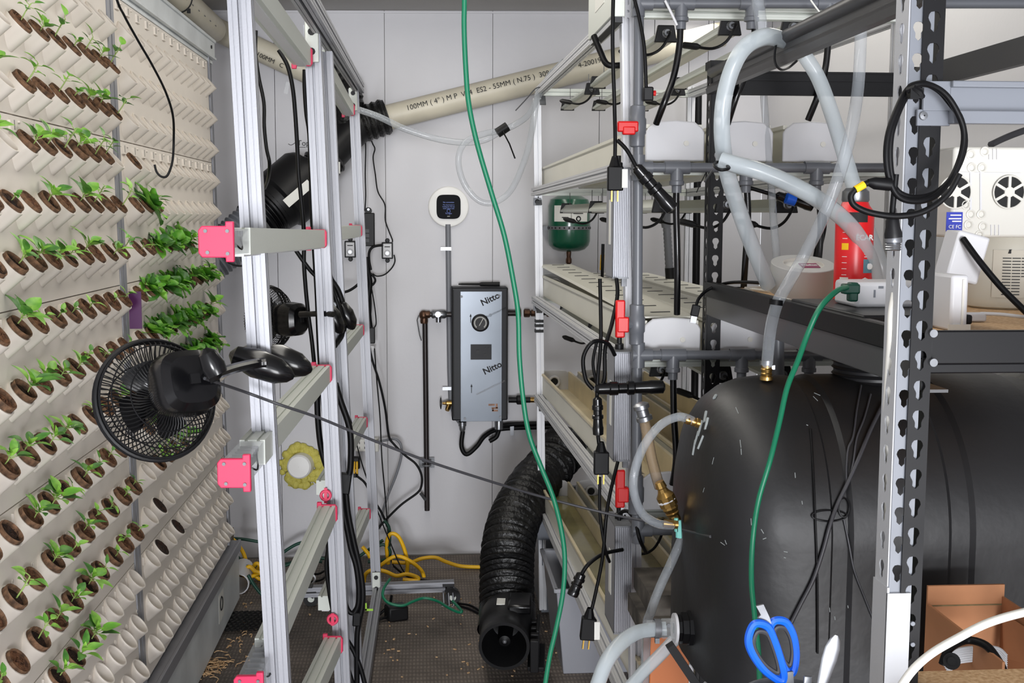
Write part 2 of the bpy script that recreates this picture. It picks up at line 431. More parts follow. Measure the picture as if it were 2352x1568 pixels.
mb = MB(); mb.ring((XP + .0562, 4.505, .145), (1, 0, 0), .026, .003, 20, 4); part('sticker_logo', mb, M_ink, t)
p0 = P(521, 1400, 4.99)
solo('timber_leg', MB().bb((p0.x - .03, 4.955, 0), (p0.x + .027, 5.05, .30)), M_wood, 'weathered timber block at the end of the trough', 'timber')
a, b = P(548, 1384, 5.05), P(560, 1348, 5.28)
mb = MB(); a.z = b.z = .047; mb.lathe(a, b - a, [(0, .042), (0, .047), ((b-a).length, .047), ((b-a).length, .042), (0, .042)], 20)
solo('pipe_offcut', mb, M_white, 'short white pipe offcut lying beside the timber block', 'pipe')
pc = P(311, 712, 3.36)
solo('purple_strip', MB().box(pc, .034, .004, .105), M_purple, 'small purple strip clipped between the two panel columns', 'strip')

# ------------------------------------------------------------------ plants
def leaf(mb, base, d, up, L, W, droop=.3, cupf=.25, ruf=0, ns=6, nw=1, ph=0):
    d = V(d).normalized(); s = d.cross(V(up))
    if s.length < 1e-4: s = V((1, 0, 0))
    s.normalize(); u = s.cross(d); vs = []; fs = []; w = 2*nw + 1
    for i in range(ns + 1):
        t = i / ns; pw = math.sin(PI * min(1, .06 + .94*t) ** .85) ** .8 * W / 2 if i < ns else W*.04
        if i == 0: pw = W*.06
        c = V(base) + d*(L*t) - u*(droop*L*t*t)
        for j in range(-nw, nw + 1):
            q = j / nw; rz = ruf * L * math.sin(t*9 + q*2.5 + ph) * abs(q) * t
            vs.append(c + s*(q*pw) + u*(cupf*pw*q*q + rz))
    for i in range(ns):
        for j in range(w - 1): fs.append((i*w + j, i*w + j + 1, (i+1)*w + j + 1, (i+1)*w + j))
    mb.add(vs, fs)
def stem(mb, a, b, r): mb.tube([a, (V(a) + V(b))/2 + V((.001, 0, .001)), b], r, 5)
GR = V((-.28, 0, .96)).normalized()
def rd(an, tilt):    # direction tilted away from the growth axis
    s, u, d = frame(GR); return (d*math.cos(tilt) + (s*math.cos(an) + u*math.sin(an))*math.sin(tilt)).normalized()
def seedling(kind, seed):
    r = random.Random(seed); mb = MB(); o = V((r.uniform(-.006, .006), r.uniform(-.006, .006), .003))
    if kind == 't':
        n, h, L, W, tl = r.choice((3, 4)), .014, .021, .012, 1.05
    elif kind == 'm':
        n, h, L, W, tl = r.choice((5, 6)), .018, .036, .020, 1.0
    elif kind == 'M':
        n, h, L, W, tl = 7, .018, .038, .025, 1.0
    else:
        n, h, L, W, tl = r.choice((4, 5)), .045, .031, .018, 1.15
    mb.m = 2; top = o + GR*h; stem(mb, o, top, .0013 if kind != 'u' else .0016)
    for i in range(n):
        an = 2*PI*i/n*1.9 + r.uniform(-.4, .4); hh = h*(.55 + .45*i/max(1, n-1)); b0 = o + GR*hh
        d = rd(an, tl + r.uniform(-.3, .25)); mb.m = 2; sl = L*.35; stem(mb, b0, b0 + d*sl, .0009)
        mb.m = 0 if r.random() < .6 else 1
        leaf(mb, b0 + d*sl, d, GR, L*r.uniform(.75, 1.15), W*r.uniform(.8, 1.15), r.uniform(.1, .5), .3, ns=5)
    if kind in 'mM':
        for i in range(2):
            mb.m = 0; leaf(mb, top, rd(i*PI + .5, .5), GR, L*.6, W*.55, .1, .5, ns=4)
    return mb.mesh('seedling', [M_leaf, M_leafb, M_stem], ang=80)
def rz(an, tilt): return V((math.cos(an)*math.sin(tilt) - .1, math.sin(an)*math.sin(tilt), math.cos(tilt)))
def lettuce(seed):
    r = random.Random(seed); mb = MB(); o = V((0, 0, .004))
    for i in range(14):
        an = i*2.4 + r.uniform(-.3, .3); tl = 1.5 - .085*i + r.uniform(-.2, .2); L = (.066 - .002*i)*r.uniform(.75, 1.2)
        mb.m = 0 if r.random() < .72 else 1
        leaf(mb, o + rz(an, tl)*.004, rz(an, tl), V((-.1, 0, 1)), L, L*r.uniform(.8, 1.05), r.uniform(0, .5), r.uniform(.1, .5), .1, 7, 2, r.uniform(0, 6))
    return mb.mesh('leaves', [M_let, M_letd], ang=80)
SE = {'t': [seedling('t', i) for i in range(5)], 'm': [seedling('m', 20+i) for i in range(6)], 'M': [seedling('M', 40+i) for i in range(4)], 'u': [seedling('u', 60+i) for i in range(5)], 'L': [lettuce(80+i) for i in range(6)]}
POT = MB().lathe((0, 0, 0), (0, 0, 1), [(-.05, .025), (-.003, .0284), (.0085, .0289), (.0105, .0282), (.0105, .0268), (.0085, .0262), (-.008, .0255)], 20).mesh('coir_pot', M_coir)
def soilmesh(seed, mt, z, rr):
    r = random.Random(seed); mb = MB(); n = 16; vs = [V((0, 0, z + .003))]; fs = []
    for k, q in enumerate((.35, .7, 1)):
        for i in range(n): vs.append(V((q*rr*math.cos(2*PI*i/n), q*rr*math.sin(2*PI*i/n), z + r.uniform(-.003, .004)*(q < 1))))
    for i in range(n):
        fs.append((0, 1+i, 1 + (i+1) % n))
        for k in range(2): fs.append((1+k*n+i, 1+(k+1)*n+i, 1+(k+1)*n+(i+1) % n, 1+k*n+(i+1) % n))
    mb.add(vs, fs)
    for _ in range(5):
        a = r.uniform(0, 6.28); q = r.uniform(.2, .8)*rr; c = V((q*math.cos(a), q*math.sin(a), z + .003)); d = V((r.uniform(-1, 1), r.uniform(-1, 1), .2)).normalized()*.009
        mb.tube([c - d, c + V((0, 0, .003)), c + d], .0008, 4)
    return mb.mesh('soil', mt, ang=60)
SOIL = [soilmesh(i, M_soil, .0, .0262) for i in range(3)] + [soilmesh(9 + i, M_soil2, .003, .0262) for i in range(2)]
SOILD = soilmesh(30, M_soil, .0015, .0292)
ROWS = {13: ('...umutumu', '.'*12 if 0 else '............'), 12: ('sm.usutmmu', '............'), 11: ('sm.mmumuu.', 's...........'),
        10: ('.stsmsMusu', 'sLm.........'), 9: ('ssmMmmmsmu', 'ttLLLLM.....'), 8: ('ssMtttts' + 'tt', 'sLLLLLMLLM..'), 7: ('.sMmmmttst', 'sLLLLLLMLM..'),
        6: ('smmmMstsmm', 'stmmmLLLLL..'), 5: ('ssMMtmtts.', 'mmmmMMMmm...'), 4: ('susMtmtttt', '.mmmM.......'), 3: ('DustttMmtt'[:2] + 'smmMttttt'[:8], '.D..........'),
        2: ('ttsmmM....', '.D.D........'), 1: ('ttttsm....', '............'), 0: ('ttttttts..', '............')}
ROWS[3] = ('tsumm' + 'Mttt' + 't', '.D..........')
KN = {'s': 'bare brown coir plug', 'D': 'dark bare soil without a coir rim', 't': 'coir plug with a tiny seedling', 'm': 'coir plug with a small leafy seedling',
      'M': 'coir plug with a large bright green seedling', 'u': 'coir plug with a tall-stemmed sprout', 'L': 'coir plug with a bushy green lettuce'}
def put(name, me, t, loc, rot):
    o = bpy.data.objects.new(name, me); C.objects.link(o); o.parent = t; o.location = loc; o.rotation_euler = rot; WL[o] = WL[t]; return o
for k, (a, b) in ROWS.items():
    cnt = 0
    for c, ch in enumerate(a + b):
        if ch == '.': continue
        y = colY(c); px = 975 - 2160/y; py = 492 + (1.65 - ZK[k])/y*2700
        if px < -30 or py > 1600: continue
        cnt += 1
        lab = '%s, %s plug from left, row %s from top' % (KN[ch], ORD[cnt], ORD[15 - k])
        t = thing('lettuce_plug' if ch == 'L' else 'seedling_plug' if ch not in 'sD' else 'soil_plug', lab, 'plant plug', (-.8 + LN(ZK[k]), y, ZK[k]), 'coir plugs in the planting wall')
        t.rotation_euler = PR
        z = (0, 0, 0); rz = (0, 0, R.uniform(0, 6.28))
        if ch == 'D': put('soil', SOILD, t, z, rz)
        else:
            put('coir_pot', POT, t, (0, 0, R.uniform(-.004, .003)), (R.uniform(-.06, .06), R.uniform(-.06, .06), rz[2]))
            put('soil', R.choice(SOIL), t, z, rz)
        if ch in SE:
            o = put('leaves' if ch == 'L' else 'seedling', R.choice(SE[ch]), t, (R.uniform(-.004, .007), R.uniform(-.006, .006), .004), (0, 0, 0))
            # turn the plant about its own growth axis
            o.rotation_mode = 'QUATERNION'; o.rotation_quaternion = Matrix.Rotation(R.uniform(0, 6.28), 3, GR).to_quaternion()
            s = R.uniform(.85, 1.15); o.scale = (s, s, s)
# ------------------------------------------------------------------ aluminium light stand on the left
base = P(868, 1405, 4.85); base.z = 0
st = thing('light_stand', 'tall aluminium slotted-profile stand on castors beside the planting wall', 'stand', base)
S4 = .040
def post(y0, y1, px0, px1, Y, parent=st, w=S4, name='post', z0=None):
    a, b = P(px0, y0, Y), P(px1, y1, Y)
    if z0 is not None: b = a + (b - a) * ((a.z - z0) / (a.z - b.z))
    return part(name, MB().tslot(a, b, w, up=V((0, 1, 0))), M_alu, parent)
post(-60, 1568, 549, 641, 2.1, z0=.09); post(60, 1568, 717, 788, 3.05, z0=.09); post(120, 1568, 747, 818, 3.27, z0=.09); post(205, 1350, 812, 865, 4.85, z0=.09)
ra, rb, rc = P(722, 62, 3.05), P(812, 200, 4.85), None
d = (rb - ra).normalized(); part('top_rail', MB().tslot(ra - d*1.0 + V((.02, 0, 0)), rb + d*.05 + V((.02, 0, 0)), .04), M_alu, st)
ba = P(868, 1362, 4.83); part('base_rail', MB().tslot(V((ba.x, 4.83, .075)), V((-.235, 1.9, .075)), .04), M_alu, st)
fa, fb = P(692, 1358, 4.88), P(1043, 1344, 4.88)
part('foot_bar', MB().tslot(fa, fb, .042), M_alu, st)
for px, py, Y in ((716, 96, 3.02), (811, 228, 4.82), (864, 1338, 4.82)):      # corner brackets with two bolts
    c = P(px, py, Y); bk = part('bracket', MB().box(c, .034, .006, .10 if Y < 4 else .09), M_aluL, st, bevel=.002)
    for dz in (-.024, .024): part('bolt', MB().cyl(c + V((0, -.003, dz)), c + V((0, -.008, dz)), .009, n=10), M_black, bk)
def castor(c, lock=True):
    c = V((c.x, c.y, .096))
    t = part('castor', MB().box(c + V((0, 0, -.008)), .05, .05, .006).cyl(c + V((0, 0, -.01)), c + V((.0, 0, -.035)), .013).box(c + V((.012, 0, -.035)), .05, .032, .03, Matrix.Rotation(.5, 3, 'Y')), M_black, st)
    w = c + V((.018, 0, -.062)); part('wheel', MB().cyl(w + V((0, -.011, 0)), w + V((0, .011, 0)), .033, n=20), M_black, t)
    part('hub', MB().cyl(w + V((0, -.012, 0)), w + V((0, -.0135, 0)), .014, n=14), M_aluL, t)
castor(P(705, 1372, 4.88)); castor(P(1030, 1362, 4.86))
cm = MB()
for x in (1018, 1030, 1040): cm.tube([P(x, 1360, 4.84), P(x + 2, 1390, 4.84), P(x - 4, 1392, 4.84)], .004, 6)
part('castor_fork', cm, M_chrome, st)
c = P(848, 1400, 4.4); part('tape_flag', MB().box(c, .03, .002, .008).box(c + V((-.012, 0, .012)), .006, .002, .03), M_gtape, st)

# light bars with pink end caps
def light_bar(label, a, b, h=.043, w=.043, caps=(1, 1), clear=True, driver=True):
    a, b = V(a), V(b); d = (b - a).normalized(); L = (b - a).length
    t = thing('light_bar', label, 'grow light', a, 'light bars of the stand')
    s0 = a + d*.16 if (caps[0] and clear) else a + d*.004
    hb = MB().prof(s0, b - d*.004, [(-w/2, -h/2), (w/2, -h/2), (w/2, h/2), (w*.3, h/2), (w*.3, h*.42), (w*.18, h*.42), (w*.18, h/2), (-w*.18, h/2), (-w*.18, h*.42), (-w*.3, h*.42), (-w*.3, h/2), (-w/2, h/2)])
    part('housing', hb, M_aluL, t)
    part('lens_strip', MB().beam(s0 - V((0, 0, h*.53)), b - d*.004 - V((0, 0, h*.53)), w*.5, .004), M_white, t)
    if caps[0] and clear:
        part('clear_end', MB().beam(a + d*.012, s0, w*.92, h*.9), M_clear2, t)
        if driver:
            mb = MB().beam(a + d*.03, s0 - d*.01, w*.5, h*.45)
            for k in range(6): mb.box(a + d*(.02 + .022*k) + V((0, 0, h*.28)), w*.7, .006, h*.2)
            dr = part('driver_board', mb, M_steel, t)
            wr = MB()
            for s in (-1, 1): wr.tube(cat([a + d*.03 + V((s*.01, 0, .01)), a + d*.08 + V((s*.022, 0, -.012)), a + d*.15 + V((s*.006, 0, .012))]), .0016, 5)
            part('wire', wr, M_rub, dr)
    sd, u, _ = frame(d)
    for e, on in ((a, caps[0]), (b, caps[1])):
        if not on: continue
        s = 1 if e is a else -1
        mb = MB(); q = [(-.030, -.020), (-.024, -.028), (.016, -.028), (.016, -.036), (.03, -.036), (.03, .036), (.016, .036), (.016, .028), (-.024, .028), (-.030, .02)]
        k = w / .05
        mb.prof(e - d*.004*s, e + d*.006*s, [(p[0]*k, p[1]*h/.052) for p in q], roll=0)
        pc = part('end_cap', mb, M_pink, t, bevel=.0015)
        for p in ((-.017, .019), (-.014, -.019), (.02, .019), (.02, -.021)):
            c0 = e - d*.005*s + (sd*p[0]*k + u*p[1]*h/.052); part('screw', MB().cyl(c0, c0 - d*.002*s, .0028, n=10), M_steel, pc)
    return t
XB = -.313
light_bar('topmost long light bar of the stand, sloping from near post to far pink cap', (XB, 1.85, 2.055), P(694, 130, 2.98), caps=(0, 1))
light_bar('light bar at eye level with near pink cap in front of the lettuces', P(497, 555, 1.76), P(727, 548, 2.98))
light_bar('light bar behind the clip fan arm, second pink near cap down', P(538, 1086, 1.84), P(739, 858, 2.98))
light_bar('light bar with its near pink cap at the bottom edge by the floor', P(572, 1580, 2.0), P(752, 1178, 2.98))
light_bar('lowest light bar near the floor, pink far cap beside the black cable', (XB, 2.1, .56), P(765, 1480, 2.98), caps=(0, 1))
light_bar('short far light bar at the top of the stand by the duct elbow', (-.30, 3.42, 2.09), P(800, 252, 4.72), caps=(0, 1))
light_bar('short far light bar at eye level beside the small dimmer', (-.30, 3.42, 1.59), P(817, 530, 4.72), caps=(0, 1))
light_bar('short far light bar behind the small fan clip', (-.30, 3.42, 1.19), P(822, 758, 4.72), caps=(0, 1))
light_bar('short far light bar above the wall outlets', (-.30, 3.42, .85), P(830, 970, 4.72), caps=(0, 1))
light_bar('short far light bar lowest beside the yellow cord', (-.30, 3.42, .50), P(837, 1180, 4.72), caps=(0, 1))

# ------------------------------------------------------------------ clip fans
def clip_fan(label, c, ax, r, armpts, clamp, s=1.0, ncl=64):
    """c: cage centre, ax: direction the fan blows"""
    c, ax = V(c), V(ax).normalized(); t = thing('clip_fan', label, 'fan', c, 'black clip fans on the stand')
    sd, u, _ = frame(ax)
    def pt(rho, an, dz): return c + (sd*math.cos(an) + u*math.sin(an))*rho + ax*dz
    rim = MB().ring(c, ax, r, r*.045, 48, 8).ring(c + ax*r*.12, ax, r*.99, r*.03, 48, 6).ring(c - ax*r*.12, ax, r*.985, r*.02, 48, 6)
    part('cage_rim', rim, M_black, t)
    bk = MB()
    for i in range(ncl):       # swirled wires of the rear grille
        a0 = 2*PI*i/ncl
        bk.tube([pt(r*q, a0 + sw, -r*dz) for q, sw, dz in ((.98, 0, .06), (.9, .06, .26), (.72, .18, .40), (.5, .32, .47), (.3, .44, .5))], r*.011, 4)
    for q, dz in ((.86, .31), (.6, .445)): bk.ring(c - ax*r*dz, ax, r*q, r*.012, 40, 5)
    part('rear_grille', bk, M_black, t)
    fr = MB()
    for i in range(ncl):
        a0 = 2*PI*i/ncl
        fr.tube([pt(r*q, a0 - sw, r*dz) for q, sw, dz in ((.98, 0, .1), (.85, .08, .3), (.55, .25, .4), (.22, .45, .42))], r*.010, 4)
    fr.ring(c + ax*r*.37, ax, r*.66, r*.012, 40, 5); fr.cyl(c + ax*r*.39, c + ax*r*.45, r*.23, n=24)
    part('front_grille', fr, M_black, t)
    bl = MB()
    for k in range(4):
        a0 = k*PI/2 + .4; vs = []; fs = []
        for i in range(6):
            q = .16 + .5*i/5
            for j in range(5):
                w = (j/4 - .5)*(.75 + .25*math.sin(PI*i/5)); vs.append(pt(r*q, a0 + w*1.25, r*.22*(j/4 - .5)*(1.1 - .5*q)))
        for i in range(5):
            for j in range(4): fs.append((i*5+j, i*5+j+1, (i+1)*5+j+1, (i+1)*5+j))
        bl.add(vs, fs)
    bl.cyl(c - ax*r*.18, c + ax*r*.2, r*.2, r*.16, 20)
    part('blades', bl, M_gloss, t)
    md = P(376, 902, c.y) - P(358, 918, c.y) if r > .095 else V((0, 0, 0))
    mo = MB().lathe(c - ax*r*.42 + md, -ax, [(0, r*.30), (r*.05, r*.46), (r*.35, r*.53), (r*.66, r*.49), (r*.78, r*.38), (r*.80, 0.002)], 28, sq=3.2)
    mt_ = part('motor_housing', mo, M_gloss, t)
    b0 = c - ax*r*1.225 + md; sw = MB().box(b0, r*.16, r*.16, r*.05, Matrix((sd, u, ax)).transposed()); part('switch', sw, M_black, mt_)
    part('power_inlet', MB().cyl(b0 + sd*r*.22 + u*r*.03 + ax*r*.02, b0 + sd*r*.22 + u*r*.03 - ax*r*.06, r*.06, n=12), M_black, mt_)
    am = MB().tube(cat(armpts), [r*.10]*6 + [r*.085]*(len(cat(armpts)) - 6), 10)
    part('arm', am, M_gloss, t)
    cl = thing_clamp(t, clamp, r); return t
def thing_clamp(t, q, r):
    a, b = V(q[0]), V(q[1]); d = (b - a).normalized()
    mb = MB()
    for k, off in ((0, -.045), (1, .055)):
        cc = a + (b - a)*.45 + V((0, .034 if k else -.034, .01*k)); pr = []
        L = (b - a).length * (1.0 if k == 0 else .9)
        mb.lathe(cc - d*L/2 + V((off*.3, 0, -off*.1)), d, [(0, .004), (L*.08, r*.17), (L*.4, r*.26), (L*.75, r*.23), (L*.93, r*.13), (L, .004)], 16)
    p = part('clamp', mb, M_gloss, t)
    part('clamp_spring', MB().cyl(a + V((0, -.03, 0)), a + V((0, .05, 0)), r*.12, n=14), M_chrome, p); return p
fc = P(358, 918, 1.98)
hing = P(478, 852, 1.86)
clip_fan('large black clip fan clamped to the near post, blowing at the planting wall', fc, (-.61, .82, -.32), .101,
         [P(478, 868, 1.85), P(500, 858, 1.86), P(540, 845, 1.93), P(585, 835, 1.99), P(610, 832, 2.0)], (P(560, 815, 2.08), P(705, 868, 2.08)))
kn = MB(); c0, c1 = P(470, 800, 1.84), P(500, 860, 1.84); kn.lathe(c0, c1 - c0, [(0, .004), (.008, .014), (.03, .019), ((c1-c0).length, .016)], 14)
fan1 = bpy.data.objects['clip_fan']; part('tilt_joint', kn, M_gloss, fan1)
f2 = P(618, 732, 3.22)
clip_fan('smaller looking black clip fan on the second post, turned to the left', f2, (-.86, .48, -.02), .088,
         [P(690, 722, 3.1), P(712, 721, 3.08), P(740, 720, 3.05), P(765, 722, 3.02)], (P(765, 700, 3.2), P(800, 770, 3.2)))

# ------------------------------------------------------------------ duct run, wall pipes, inline fans
t = thing('duct_pipe', 'cream plastic pipe running up the back wall to the upper right', 'pipe', P(880, 270, 5.5))
a, b = P(865, 276, 5.5), P(1660, 78, 5.5)
part('tube', MB().lathe(a, b - a, [(0, .057), ((b-a).length, .057)], 28, c0=1, c1=1), M_cream, t)
d = (b - a).normalized(); up = d.cross(V((0, 1, 0))) * -1
text('print', '100MM ( 4" ) M P  V. 4  ES2 - 55MM ( N.75 )  309/04/2017  4-20019', P(1158, 193, 5.44), d, V((-d.z, 0, d.x)), .033, M_ink, t)
pc, pd = P(592, 112, 5.46), P(790, 205, 5.46)
t = thing('duct_pipe', 'cream plastic pipe stub sloping from the left corner to the black elbow', 'pipe', pc)
part('tube', MB().lathe(pc + (pc-pd).normalized()*.35, pd - pc, [(0, .052), ((pd-pc).length + .35, .052)], 24, c0=1), M_cream, t)
text('print', '100MM   C', P(620, 138, 5.39), pd - pc, V(((pd-pc).z*-1, 0, (pd-pc).x)), .028, M_ink, t)
t = thing('duct_pipe', 'cream plastic pipe along the ceiling above the planting wall', 'pipe', (-.90, 4.5, 2.43))
part('tube', MB().lathe((-.905, 2.6, 2.44), (0, 1, 0), [(0, .057), (2.62, .057), (2.67, .054), (2.7, .04)], 28, c1=1), M_cream, t)
mb = MB().ring((-.905, 4.5, 2.44), (0, 1, 0), .0585, .003, 32, 6).box((-.86, 4.5, 2.39), .012, .012, .016); part('cable_tie', mb, M_black, t)
mk = MB()
for k in range(7): mk.box((-.852, 4.3 + .12*k, 2.418), .002, .022, .004)
part('marks', mk, M_seam, t)
# black fittings
t = thing('duct_elbow', 'black duct wye and flexible collars joining the cream pipe', 'duct', P(790, 300, 5.45))
e0, e1, e2, e3 = P(885, 268, 5.44), P(835, 285, 5.43), P(800, 312, 5.4), P(745, 372, 5.33)
part('body', MB().tube(cat([e0 + V((.01, 0, .004)), e1, e2, e3, P(700, 420, 5.3)]), .075, 24), M_black, t)
cl = MB(); dd = (e0 - e1).normalized()
for k in range(4): cl.lathe(e0 - dd*(.02 + .03*k), dd, [(0, .078), (.012, .084), (.024, .078)], 24)
part('collar', cl, M_duct, t, bevel=.001)
cl = MB(); dd = (e3 - P(700, 420, 5.3)).normalized()
for k in range(5): cl.lathe(e3 - dd*(.1 - .03*k), dd, [(0, .083), (.012, .09), (.024, .083)], 24)
part('collar', cl, M_duct, t, bevel=.001)
rs = MB(); fl = cat([P(798, 300, 5.42), P(796, 230, 5.42), P(786, 190, 5.42), P(740, 160, 5.42)], 8)
rs.tube(fl, [.072 + (.006 if i % 2 else 0) for i in range(len(fl))], 20); part('flex_branch', rs, M_duct, t)
part('label', MB().box(P(768, 385, 5.2), .05, .003, .05), M_label, t)
t = thing('inline_fan', 'black inline duct fan tilted on the back wall with a white label', 'duct fan', P(650, 460, 5.3))
a, b = P(722, 395, 5.3), P(598, 500, 5.2); d = (b - a).normalized(); L = (b - a).length
part('body', MB().lathe(a, d, [(0, .085), (.02, .125), (.05, .142), (L*.62, .142), (L*.66, .125), (L, .105)], 36, c0=1, c1=1), M_black, t)
rb_ = MB()
for k in range(6): rb_.lathe(a + d*(L*.68 + .017*k), d, [(0, .112), (.008, .12), (.014, .112)], 28)
part('ribbed_cuff', rb_, M_gloss, t)
part('foil_ring', MB().lathe(a + d*(L*1.04), d, [(0, .10), (.03, .10)], 28), M_chrome, t)
rb_ = MB()
for k in range(12): rb_.lathe(a + d*(L*1.12 + .022*k) + V((0, 0, -.0)), d, [(0, .088), (.011, .096), (.022, .088)], 24)
part('flex_tail', rb_, M_rackg2, t)
yl = V((d.z, 0, -d.x)) * -1
lc = P(685, 444, 5.085); part('label', MB().box(lc, .14, .003, .042, Matrix((d*-1, V((0, 1, 0)), (d*-1).cross(V((0, 1, 0))))).transposed()), M_label, t)
text('print', 'DUCT FAN', P(706, 478, 5.13) + V((0, -.0, 0)), d*-1, (d*-1).cross(V((0, 1, 0)))*-1, .022, M_label, t) if 0 else None
part('handle_clip', MB().box(P(612, 436, 5.2), .05, .05, .03), M_black, t, bevel=.008)
# dust extractor hose on the floor
hp = [P(1300, 1020, 5.1), P(1262, 1075, 4.95), P(1222, 1120, 4.75), P(1185, 1185, 4.55), P(1168, 1250, 4.4), P(1164, 1325, 4.3), P(1165, 1402, 4.2)]
sp = cat(hp, 26); t = thing('flexible_duct', 'thick black ribbed flexible duct curving down to the floor blower', 'duct', V((hp[-1].x, hp[-1].y, .1)))
rr = [.097 + .008*math.sin(i*2*PI/4.6) + (.006*R.uniform(-1, 1) if i < 60 else 0) for i in range(len(sp))]
part('hose', MB().tube(sp, rr, 28), M_duct, t, ang=80)
part('end_cuff', MB().lathe(sp[-1] + (sp[-8]-sp[-1])*.6, sp[-1]-sp[-8], [(0, .104), (.05, .106), (.09, .112)], 28), M_gloss, t)
t = thing('floor_blower', 'black inline blower standing on the floor at the end of the black duct', 'duct fan', P(1160, 1500, 4.1))
a, b = P(1166, 1402, 4.2), P(1158, 1484, 3.92); d = (b - a).normalized(); L = (b - a).length
part('body', MB().lathe(a, d, [(0, .086), (.03, .09), (.06, .096), (L*.55, .096), (L*.6, .088), (L*.85, .086), (L*.9, .09), (L, .089), (L, .078), (L*.88, .072), (L*.4, .05), (L*.35, .001)], 40, c0=1), M_black, t)
part('hub', MB().lathe(a + d*L*.42, d, [(0, .028), (.1, .026), (.125, .02), (.13, .001)], 24), M_rub, t)
part('hub_button', MB().ball(a + d*(L*.42 + .128), .008), M_steel, t)
sd, u, _ = frame(d)
if sd.x < 0: sd = -sd
if u.z < 0: u = -u
RM = Matrix((sd, d, u)).transposed()
part('control_box', MB().box(a + d*.12 + sd*.05 + u*.086, .085, .12, .035, RM), M_gloss, t, bevel=.008)
br = MB()
for k in range(4): br.box(a + d*(.14 + .05*k) + sd*.105 - u*.03, .03, .02, .12, RM)
br.beam(a + d*.1 + sd*.11 - u*.085, b + sd*.11 - u*.085, .06, .016)
br.beam(a + d*.1 + sd*.115 + u*.02, b - d*.05 + sd*.115 + u*.02, .012, .03)
part('mount_bracket', br, M_black, t, bevel=.003)
part('sticker', MB().box(a + d*.13 - sd*.018 + u*.096, .03, .05, .003, RM), M_label, t)

# ------------------------------------------------------------------ wall-mounted things
Yw = YW - .003
def wp(px, py, off=0): return P(px, py, YW - off)
c = wp(1030, 475)
t = thing('thermostat', 'round white thermostat plate with black screen on the back wall', 'thermostat', c)
part('plate', MB().lathe(c, (0, -1, 0), [(0, .096), (.014, .096), (.02, .092), (.022, .085), (.0225, .001)], 48), M_plate, t)
sq = [(.0565*math.copysign(abs(math.cos(a)) ** .45, math.cos(a)), .0565*math.copysign(abs(math.sin(a)) ** .45, math.sin(a))) for a in [2*PI*i/48 for i in range(48)]]
part('display', MB().poly([c + V((x, -.0225, z)) for x, z in sq], (0, -.014, 0)), M_screen, t, bevel=.003)
M_scr = emit('screen text', (110, 130, 200), .22)
for dz, s, tx in ((.021, .0085, 'No connection'), (.009, .0075, 'The thermostat is'), (.0005, .0075, 'looking for the net'), (-.008, .0075, 'work, please wait'), (-.031, .0085, 'Try again')):
    text('display_text', tx, c + V((0, -.0368, dz)), (1, 0, 0), (0, 0, 1), s, M_scr, t)
mb = MB()
mb.ring(c + V((0, -.0368, -.02)), (0, 1, 0), .008, .0008, 16, 4)
part('display_icon', mb, M_scr, t)
text('display_text', 'SKIP', c + V((0, -.0368, -.0445)), (1, 0, 0), (0, 0, 1), .007, M_label, t)
t = thing('wall_conduit', 'grey conduit running down from the round thermostat', 'conduit', wp(1040, 960, .02))
part('tube', MB().tube([wp(1029, 515, .02), wp(1031, 700, .02), wp(1033, 850, .02), wp(1036, 925, .02), wp(1045, 955, .02), wp(1062, 975, .03)], .0125, 12), M_conduit, t)
for py in (571, 891):
    q = wp(1030 + (py > 800)*4, py, .02); part('clip', MB().box(q + V((-.012, -.012, 0)), .05, .006, .016).cyl(q + V((-.03, -.015, 0)), q + V((-.03, -.02, 0)), .008, n=8), M_chrome, t)
# heater
x0, x1, y0, y1 = 1038, 1167, 660, 966
t = thing('water_heater', 'grey wall heater box with dark frame, round gauge and printed film', 'heater', wp(1103, 966, .1))
a, b = wp(x0, y1, .13), wp(x1, y0, .13)
part('case', MB().bb((a.x, YW - .13, a.z), (b.x, YW, b.z)), M_heatf, t, bevel=.006)
fa_, fb_ = P(1058, 968, YW - .137), P(1153, 669, YW - .137)
part('front_film', MB().bb((fa_.x, YW - .137, fa_.z), (fb_.x, YW - .131, fb_.z)), M_heater, t, bevel=.001)
mb = MB()
for px in (1041, 1164): q = P(px, 813, YW - .13); mb.bb((q.x - .003, YW - .133, a.z + .02), (q.x + .003, YW - .131, b.z - .01))
part('frame_groove', mb, M_dark, t)
yf = YW - .138
def fp(px, py): return P(px, py, yf)
g = fp(1103, 741)
gg = part('gauge', MB().lathe(g + V((0, .001, 0)), (0, -1, 0), [(0, .041), (.012, .041), (.014, .036), (.010, .034), (.009, .001)], 32), M_black, t)
dl = MB()
for k in range(24):
    an = PI*1.25 - k*PI*1.5/23; dl.box(g + V((math.cos(an)*.027, -.0105, math.sin(an)*.027)), .003, .001, .006, Matrix.Rotation(-an + PI/2, 3, 'Y'))
dl.box(g + V((.004, -.0115, .004)), .0022, .001, .04, Matrix.Rotation(.5, 3, 'Y')); part('dial_marks', dl, M_label, gg)
bx = fp(1105, 808); sw = part('switch_plate', MB().box(bx, .098, .004, .072), M_heatf, t)
part('switch', MB().box(bx + V((-.016, -.004, .002)), .014, .006, .016).cyl(bx + V((.02, -.002, .016)), bx + V((.02, -.006, .016)), .006, n=10).cyl(bx + V((.02, -.002, -.012)), bx + V((.02, -.006, -.012)), .006, n=10).cyl(bx + V((.036, -.002, .016)), bx + V((.036, -.006, .016)), .005, n=10), M_black, sw)
dg, ug = V((.87, 0, .42)), V((-.42, 0, .87))
text('lettering', 'Nitto', fp(1126, 687), dg, ug, .042, M_ink, t, bold=.001); text('lettering', 'Nitto', fp(1131, 845), dg, ug, .042, M_ink, t, bold=.001)
